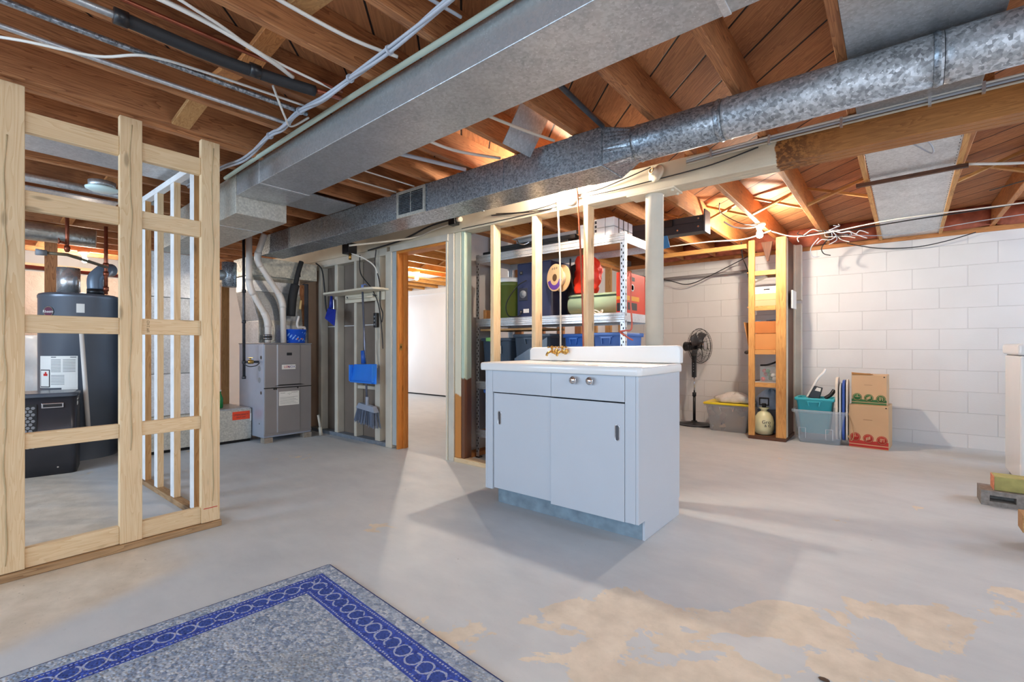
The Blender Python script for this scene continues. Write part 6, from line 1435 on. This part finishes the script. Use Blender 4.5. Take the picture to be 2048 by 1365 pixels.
def boxset(name, x0, x1, y0, y1, z0, z1, ink, label, rot=0):
    t = thing(name, label, 'cardboard box', ((x0+x1)/2,(y0+y1)/2,z0), (0,0,R(rot)))
    w, d, h = x1-x0, y1-y0, z1-z0
    q = MB(); q.box(-w/2,w/2,-d/2,d/2,0,h); q.build('carton', CARD, t, bevel=0.004, local=True)
    f = -d/2-0.0008
    q = MB(); n = 30; top = [(-w/2+w*i/n, h*0.155+h*0.035*abs(math.sin(i/n*PI*1.5+0.9))) for i in range(n+1)]
    q.prism([(-w/2+0.001,h*0.095),(w/2-0.001,h*0.095)]+[(min(max(a,-w/2+0.001),w/2-0.001),b_) for a,b_ in top[::-1]],'Y',f,-d/2); q.prism([(-w/2+0.001,h*0.02),(w/2-0.001,h*0.02),(w/2-0.001,h*0.075),(-w/2+0.001,h*0.075)],'Y',f,-d/2)
    q.build('printed_band', ink, t, local=True)
    for k, cx in enumerate((-w*0.33, 0.0, w*0.34)):
        cz = h*0.25-h*0.015*k
        rd = w*0.135
        q = MB(); q.lathe((cx,f,cz),[(rd,0),(rd,-0.0008),(0,-0.0008)],28,'Y'); rb = q.build('printed_disc', ink, t, local=True)
        q = MB(); q.tube([(cx+rd*0.84*math.cos(a),f-0.0012,cz+rd*0.84*math.sin(a)) for a in [2*PI*i/24 for i in range(24)]],0.0014,4,closed=True)
        if k == 0: q.box(cx-rd*0.05,cx+rd*0.05,f-0.0016,f-0.0008,cz,cz+rd*0.7); q.box(cx-rd*0.5,cx+rd*0.5,f-0.0016,f-0.0008,cz+rd*0.1,cz+rd*0.16)
        elif k == 1:
            for i in range(3): q.box(cx-rd*0.45+i*rd*0.3,cx-rd*0.25+i*rd*0.3,f-0.0016,f-0.0008,cz-rd*0.5+i*rd*0.15,cz+rd*0.2+i*rd*0.15)
        else:
            for i in range(3): q.box(cx-rd*0.4,cx+rd*0.1*i,f-0.0016,f-0.0008,cz-rd*0.35+i*rd*0.3,cz-rd*0.2+i*rd*0.3)
            q.box(cx+rd*0.3,cx+rd*0.42,f-0.0016,f-0.0008,cz-rd*0.4,cz+rd*0.45)
        q.build('disc_pictogram', CARD, rb, local=True)['kind'] = 'stuff'
    q = MB(); q.box(-w*0.13,w*0.10,f,-d/2,h*0.66,h*0.668); q.build('hand_slot', plain('slot_brown', srgb(120,90,62), 0.8), t, local=True)
    q = MB(); q.cyl((w/2-0.02,f,h-0.018),(w/2-0.02,f-0.0005,h-0.018),0.006); q.build('punched_hole', DARK, t, local=True)
    return t
GRN = plain('green_print', srgb(46,106,56), 0.6)
b1 = boxset('cardboard_box', -0.355, -0.035, 5.93, 6.30, 0.0, 0.432, plain('red_box_print', srgb(184,46,34), 0.6), 'larger cardboard box with red printed band on the floor', -4)
b2 = boxset('cardboard_box', -0.340, -0.055, 5.97, 6.28, 0.433, 0.735, GRN, 'smaller cardboard box with green printed band on top of the other', -3)
q = MB(); q.hexa([(-0.14,-0.16,0.303),(0.02,-0.16,0.303),(0.02,-0.10,0.303),(-0.14,-0.10,0.303)],[(-0.14,-0.17,0.325),(0.04,-0.165,0.312),(0.04,-0.16,0.314),(-0.14,-0.165,0.327)]); q.build('top_flap', CARD_O, b2, local=True)
q = MB(); q.box(-0.135,-0.01,-0.15,0.14,0.3025,0.305); q.build('dark_opening', DARK, b2, local=True)
cable([(-0.37,5.92,0.34),(-0.335,5.90,0.22),(-0.325,5.895,0.12),(-0.345,5.90,0.07),(-0.375,5.91,0.12)],0.004,plain('tan_string', srgb(176,140,100), 0.7),'tan string loop hanging between the clear bin and red printed box','string',cat='string')

# ------------------------------------------------------------------ right edge: appliance, lumber on blocks, tool box
ap = thing('white_freezer', 'white chest appliance cut off by the right edge of the view', 'appliance', (1.03, 5.0, 0))
q = MB(); q.box(0.70,1.35,4.95,5.55,0.03,0.955); q.build('cabinet', PORC, ap, bevel=0.012, seg=3)
q = MB(); q.box(0.685,1.365,4.94,5.56,0.962,1.045); q.build('lid', PORC, ap, bevel=0.02, seg=4)
q = MB(); q.box(0.71,1.34,4.96,5.54,0.955,0.962); q.build('gasket', GREY, ap)
q = MB(); q.box(0.72,1.33,4.98,5.52,0,0.03); q.build('foot_rail', BLACK, ap)
q = MB(); q.cyl((0.73,4.949,0.82),(0.73,4.945,0.82),0.007); q.build('screw_cap', GREY, ap)
t = thing('tool_box', 'yellow and black tool box on a stand behind the white appliance', 'tool box', (0.85,6.0,0.2))
YEL = plain('tool_yellow', srgb(246,196,20), 0.4)
q = MB(); q.box(0.79,1.2,5.85,6.1,0.265,0.39); q.build('yellow_body', YEL, t, bevel=0.008)
q = MB(); q.box(0.80,1.19,5.86,6.09,0.391,0.47); q.build('black_top', BLACK, t, bevel=0.03)
q = MB(); q.cyl((0.86,5.9,0.04),(0.86,5.9,0.265),0.014); q.cyl((1.1,5.9,0.04),(1.1,5.9,0.265),0.014); q.build('stand_leg', BLACK, t)['kind'] = 'stuff'
q = MB(); q.box(0.81,1.15,5.84,6.05,0.0,0.04); q.build('stand_foot', BLACK, t, bevel=0.006)
CMU = plain('concrete_block', srgb(140,134,128), 0.9, var=0.25, vscale=40, bmp=0.9, bscale=70)
def cmu(x0, y0, w, d, h, label, holes=2):
    t = thing('concrete_block', label, 'concrete block', (x0+w/2, y0+d/2, 0))
    q = MB(); e = w/holes; hw = 0.028
    # hollow cores run along the depth: build webs and shells
    q.box(x0,x0+w,y0,y0+d,0,h*0.30); q.box(x0,x0+w,y0,y0+d,h*0.70,h)
    xs_ = [x0]; 
    for k in range(holes): 
        c = x0+e*(k+0.5); q.box(xs_[-1], c-e*0.30, y0, y0+d, h*0.30, h*0.70); xs_.append(c+e*0.30)
    q.box(xs_[-1], x0+w, y0, y0+d, h*0.30, h*0.70)
    q.box(x0+0.01,x0+w-0.01,y0+d*0.45,y0+d*0.55,h*0.30,h*0.70)
    o = q.build('body', CMU, t); return t
cmu(0.435, 4.315, 0.40, 0.20, 0.095, 'grey hollow concrete block lying flat under a timber at the right edge', 2)
t = thing('timber', 'green treated timber offcut lying on the farther concrete block', 'timber', (0.70,4.42,0.096)); q = MB(); q.box(0.50,1.1,4.345,4.48,0.0965,0.185); q.build('timber', plain('treated_green', srgb(168,160,96), 0.7, var=0.18, vscale=14), t, bevel=0.003)
q = MB(); q.box(0.496,0.4995,4.345,4.48,0.097,0.184); q.build('raw_end', plain('raw_end', srgb(214,140,104), 0.8, var=0.25, vscale=60), t)
cmu(0.535, 3.42, 0.40, 0.20, 0.095, 'second grey concrete block nearer the camera at the right edge', 2)
o = MB().box(0.495,1.1,3.44,3.56,0.097,0.185).build('timber', WD('newdark','X'), bevel=0.003); tag(o, 'pale brown timber lying on the nearer concrete block', 'timber')

# ------------------------------------------------------------------ rug
def rug_mat(hx, hy):
    m, nt, b = new_mat('woven_rug')
    tc = nt.nodes.new('ShaderNodeTexCoord'); s = sep(nt, tc.outputs['Object'])
    ax_ = mth(nt, 'SUBTRACT', hx, mth(nt, 'ABSOLUTE', s[0])); ay = mth(nt, 'SUBTRACT', hy, mth(nt, 'ABSOLUTE', s[1]))
    d = mth(nt, 'MINIMUM', ax_, ay)
    horiz = mth(nt, 'LESS_THAN', ay, ax_)
    al = mth(nt, 'ADD', mth(nt, 'MULTIPLY', horiz, s[0]), mth(nt, 'MULTIPLY', mth(nt, 'SUBTRACT', 1.0, horiz), s[1]))
    pit = 0.062
    fr = mth(nt, 'MULTIPLY', mth(nt, 'SUBTRACT', mth(nt, 'FRACT', mth(nt, 'DIVIDE', mth(nt, 'ADD', al, 10.0), pit)), 0.5), pit)
    dd = mth(nt, 'SUBTRACT', d, 0.128)
    rad = mth(nt, 'SQRT', mth(nt, 'ADD', mth(nt, 'MULTIPLY', fr, fr), mth(nt, 'MULTIPLY', dd, dd)))
    wv = nt.nodes.new('ShaderNodeTexVoronoi'); wv.inputs['Scale'].default_value = 84; nt.links.new(tc.outputs['Object'], wv.inputs['Vector'])
    cell = sep(nt, wv.outputs['Color'])[0]
    jit = mth(nt, 'MULTIPLY', mth(nt, 'SUBTRACT', cell, 0.5), 0.004)
    radj = mth(nt, 'ADD', rad, jit)
    ring = mth(nt, 'MULTIPLY', mth(nt, 'LESS_THAN', mth(nt, 'ABSOLUTE', mth(nt, 'SUBTRACT', radj, 0.0285)), 0.0032), mth(nt, 'GREATER_THAN', cell, 0.12))
    band = mth(nt, 'MULTIPLY', mth(nt, 'GREATER_THAN', d, 0.068), mth(nt, 'LESS_THAN', d, 0.190))
    edge = mth(nt, 'LESS_THAN', d, 0.007)
    def line(c, w): return mth(nt, 'LESS_THAN', mth(nt, 'ABSOLUTE', mth(nt, 'SUBTRACT', mth(nt, 'ADD', d, jit), c)), w)
    dash = mth(nt, 'LESS_THAN', mth(nt, 'FRACT', mth(nt, 'DIVIDE', mth(nt, 'ADD', al, 10.0), 0.013)), 0.62)
    lines = mth(nt, 'MULTIPLY', mth(nt, 'MAXIMUM', line(0.080, 0.0028), line(0.178, 0.0028)), dash)
    grey = ramp(nt, cell, [(0.0, srgb(128,146,172)), (0.5, srgb(172,186,206)), (1.0, srgb(216,224,232))])
    gv = noise(nt, tc.outputs['Object'], 3, 3)
    grey = mix(nt, mth(nt, 'MULTIPLY', smooth(nt, gv, 0.45, 0.7), 0.5), grey, srgb(160,168,170))
    blue = ramp(nt, cell, [(0.0, srgb(40,64,156)), (1.0, srgb(66,96,204))])
    blue = mix(nt, mth(nt, 'MULTIPLY', mth(nt, 'LESS_THAN', radj, 0.024), 0.5), blue, srgb(50,80,150))
    col = mix(nt, band, grey, blue)
    col = mix(nt, edge, col, srgb(40,56,110))
    col = mix(nt, mth(nt, 'MULTIPLY', mth(nt, 'MAXIMUM', mth(nt, 'MULTIPLY', ring, band), lines), 0.85), col, srgb(196,206,232))
    hgt = smooth(nt, wv.outputs['Distance'], 0.6, 0.05)
    col = mix(nt, mth(nt, 'MULTIPLY', mth(nt, 'SUBTRACT', 1.0, hgt), 0.25), col, srgb(30,42,80))
    nt.links.new(col, b.inputs['Base Color']); b.inputs['Roughness'].default_value = 0.9
    bump(nt, b, hgt, 0.8, 0.006)
    return m
hx, hy = 1.15, 1.60
a = R(-4.4)
corner = Vector((-2.062, 1.197, 0))
cen = corner+Vector((math.cos(a)*hx+math.sin(a)*hy, math.sin(a)*hx-math.cos(a)*hy, 0))
q = MB(); loft(q, [[(p, r_, z) for p, r_ in rrect(-hx+e, hx-e, -hy+e, hy-e, 0.01, 2)] for e, z in ((0,0.0005),(0,0.007),(0.003,0.009))], True, True, smooth=False)
o = q.build('area_rug', rug_mat(hx, hy), local=True); o.location = cen; o.rotation_euler = (0, 0, a)
tag(o, 'blue and grey woven rug with a ringed blue border on the concrete floor', 'rug')
# small bits on the floor
for i, (x, y, s_) in enumerate(((-0.17,1.74,0.010),(-0.02,1.75,0.008))):
    o = MB().sphere((x,y,0.003), s_, 8, 5, sx=1.6, sz=0.3).build('debris_flake', plain('rust_flake', srgb(80,60,44), 0.8)); tag(o, ('larger' if i == 0 else 'smaller')+' dark flake lying on the bare front floor', 'debris')
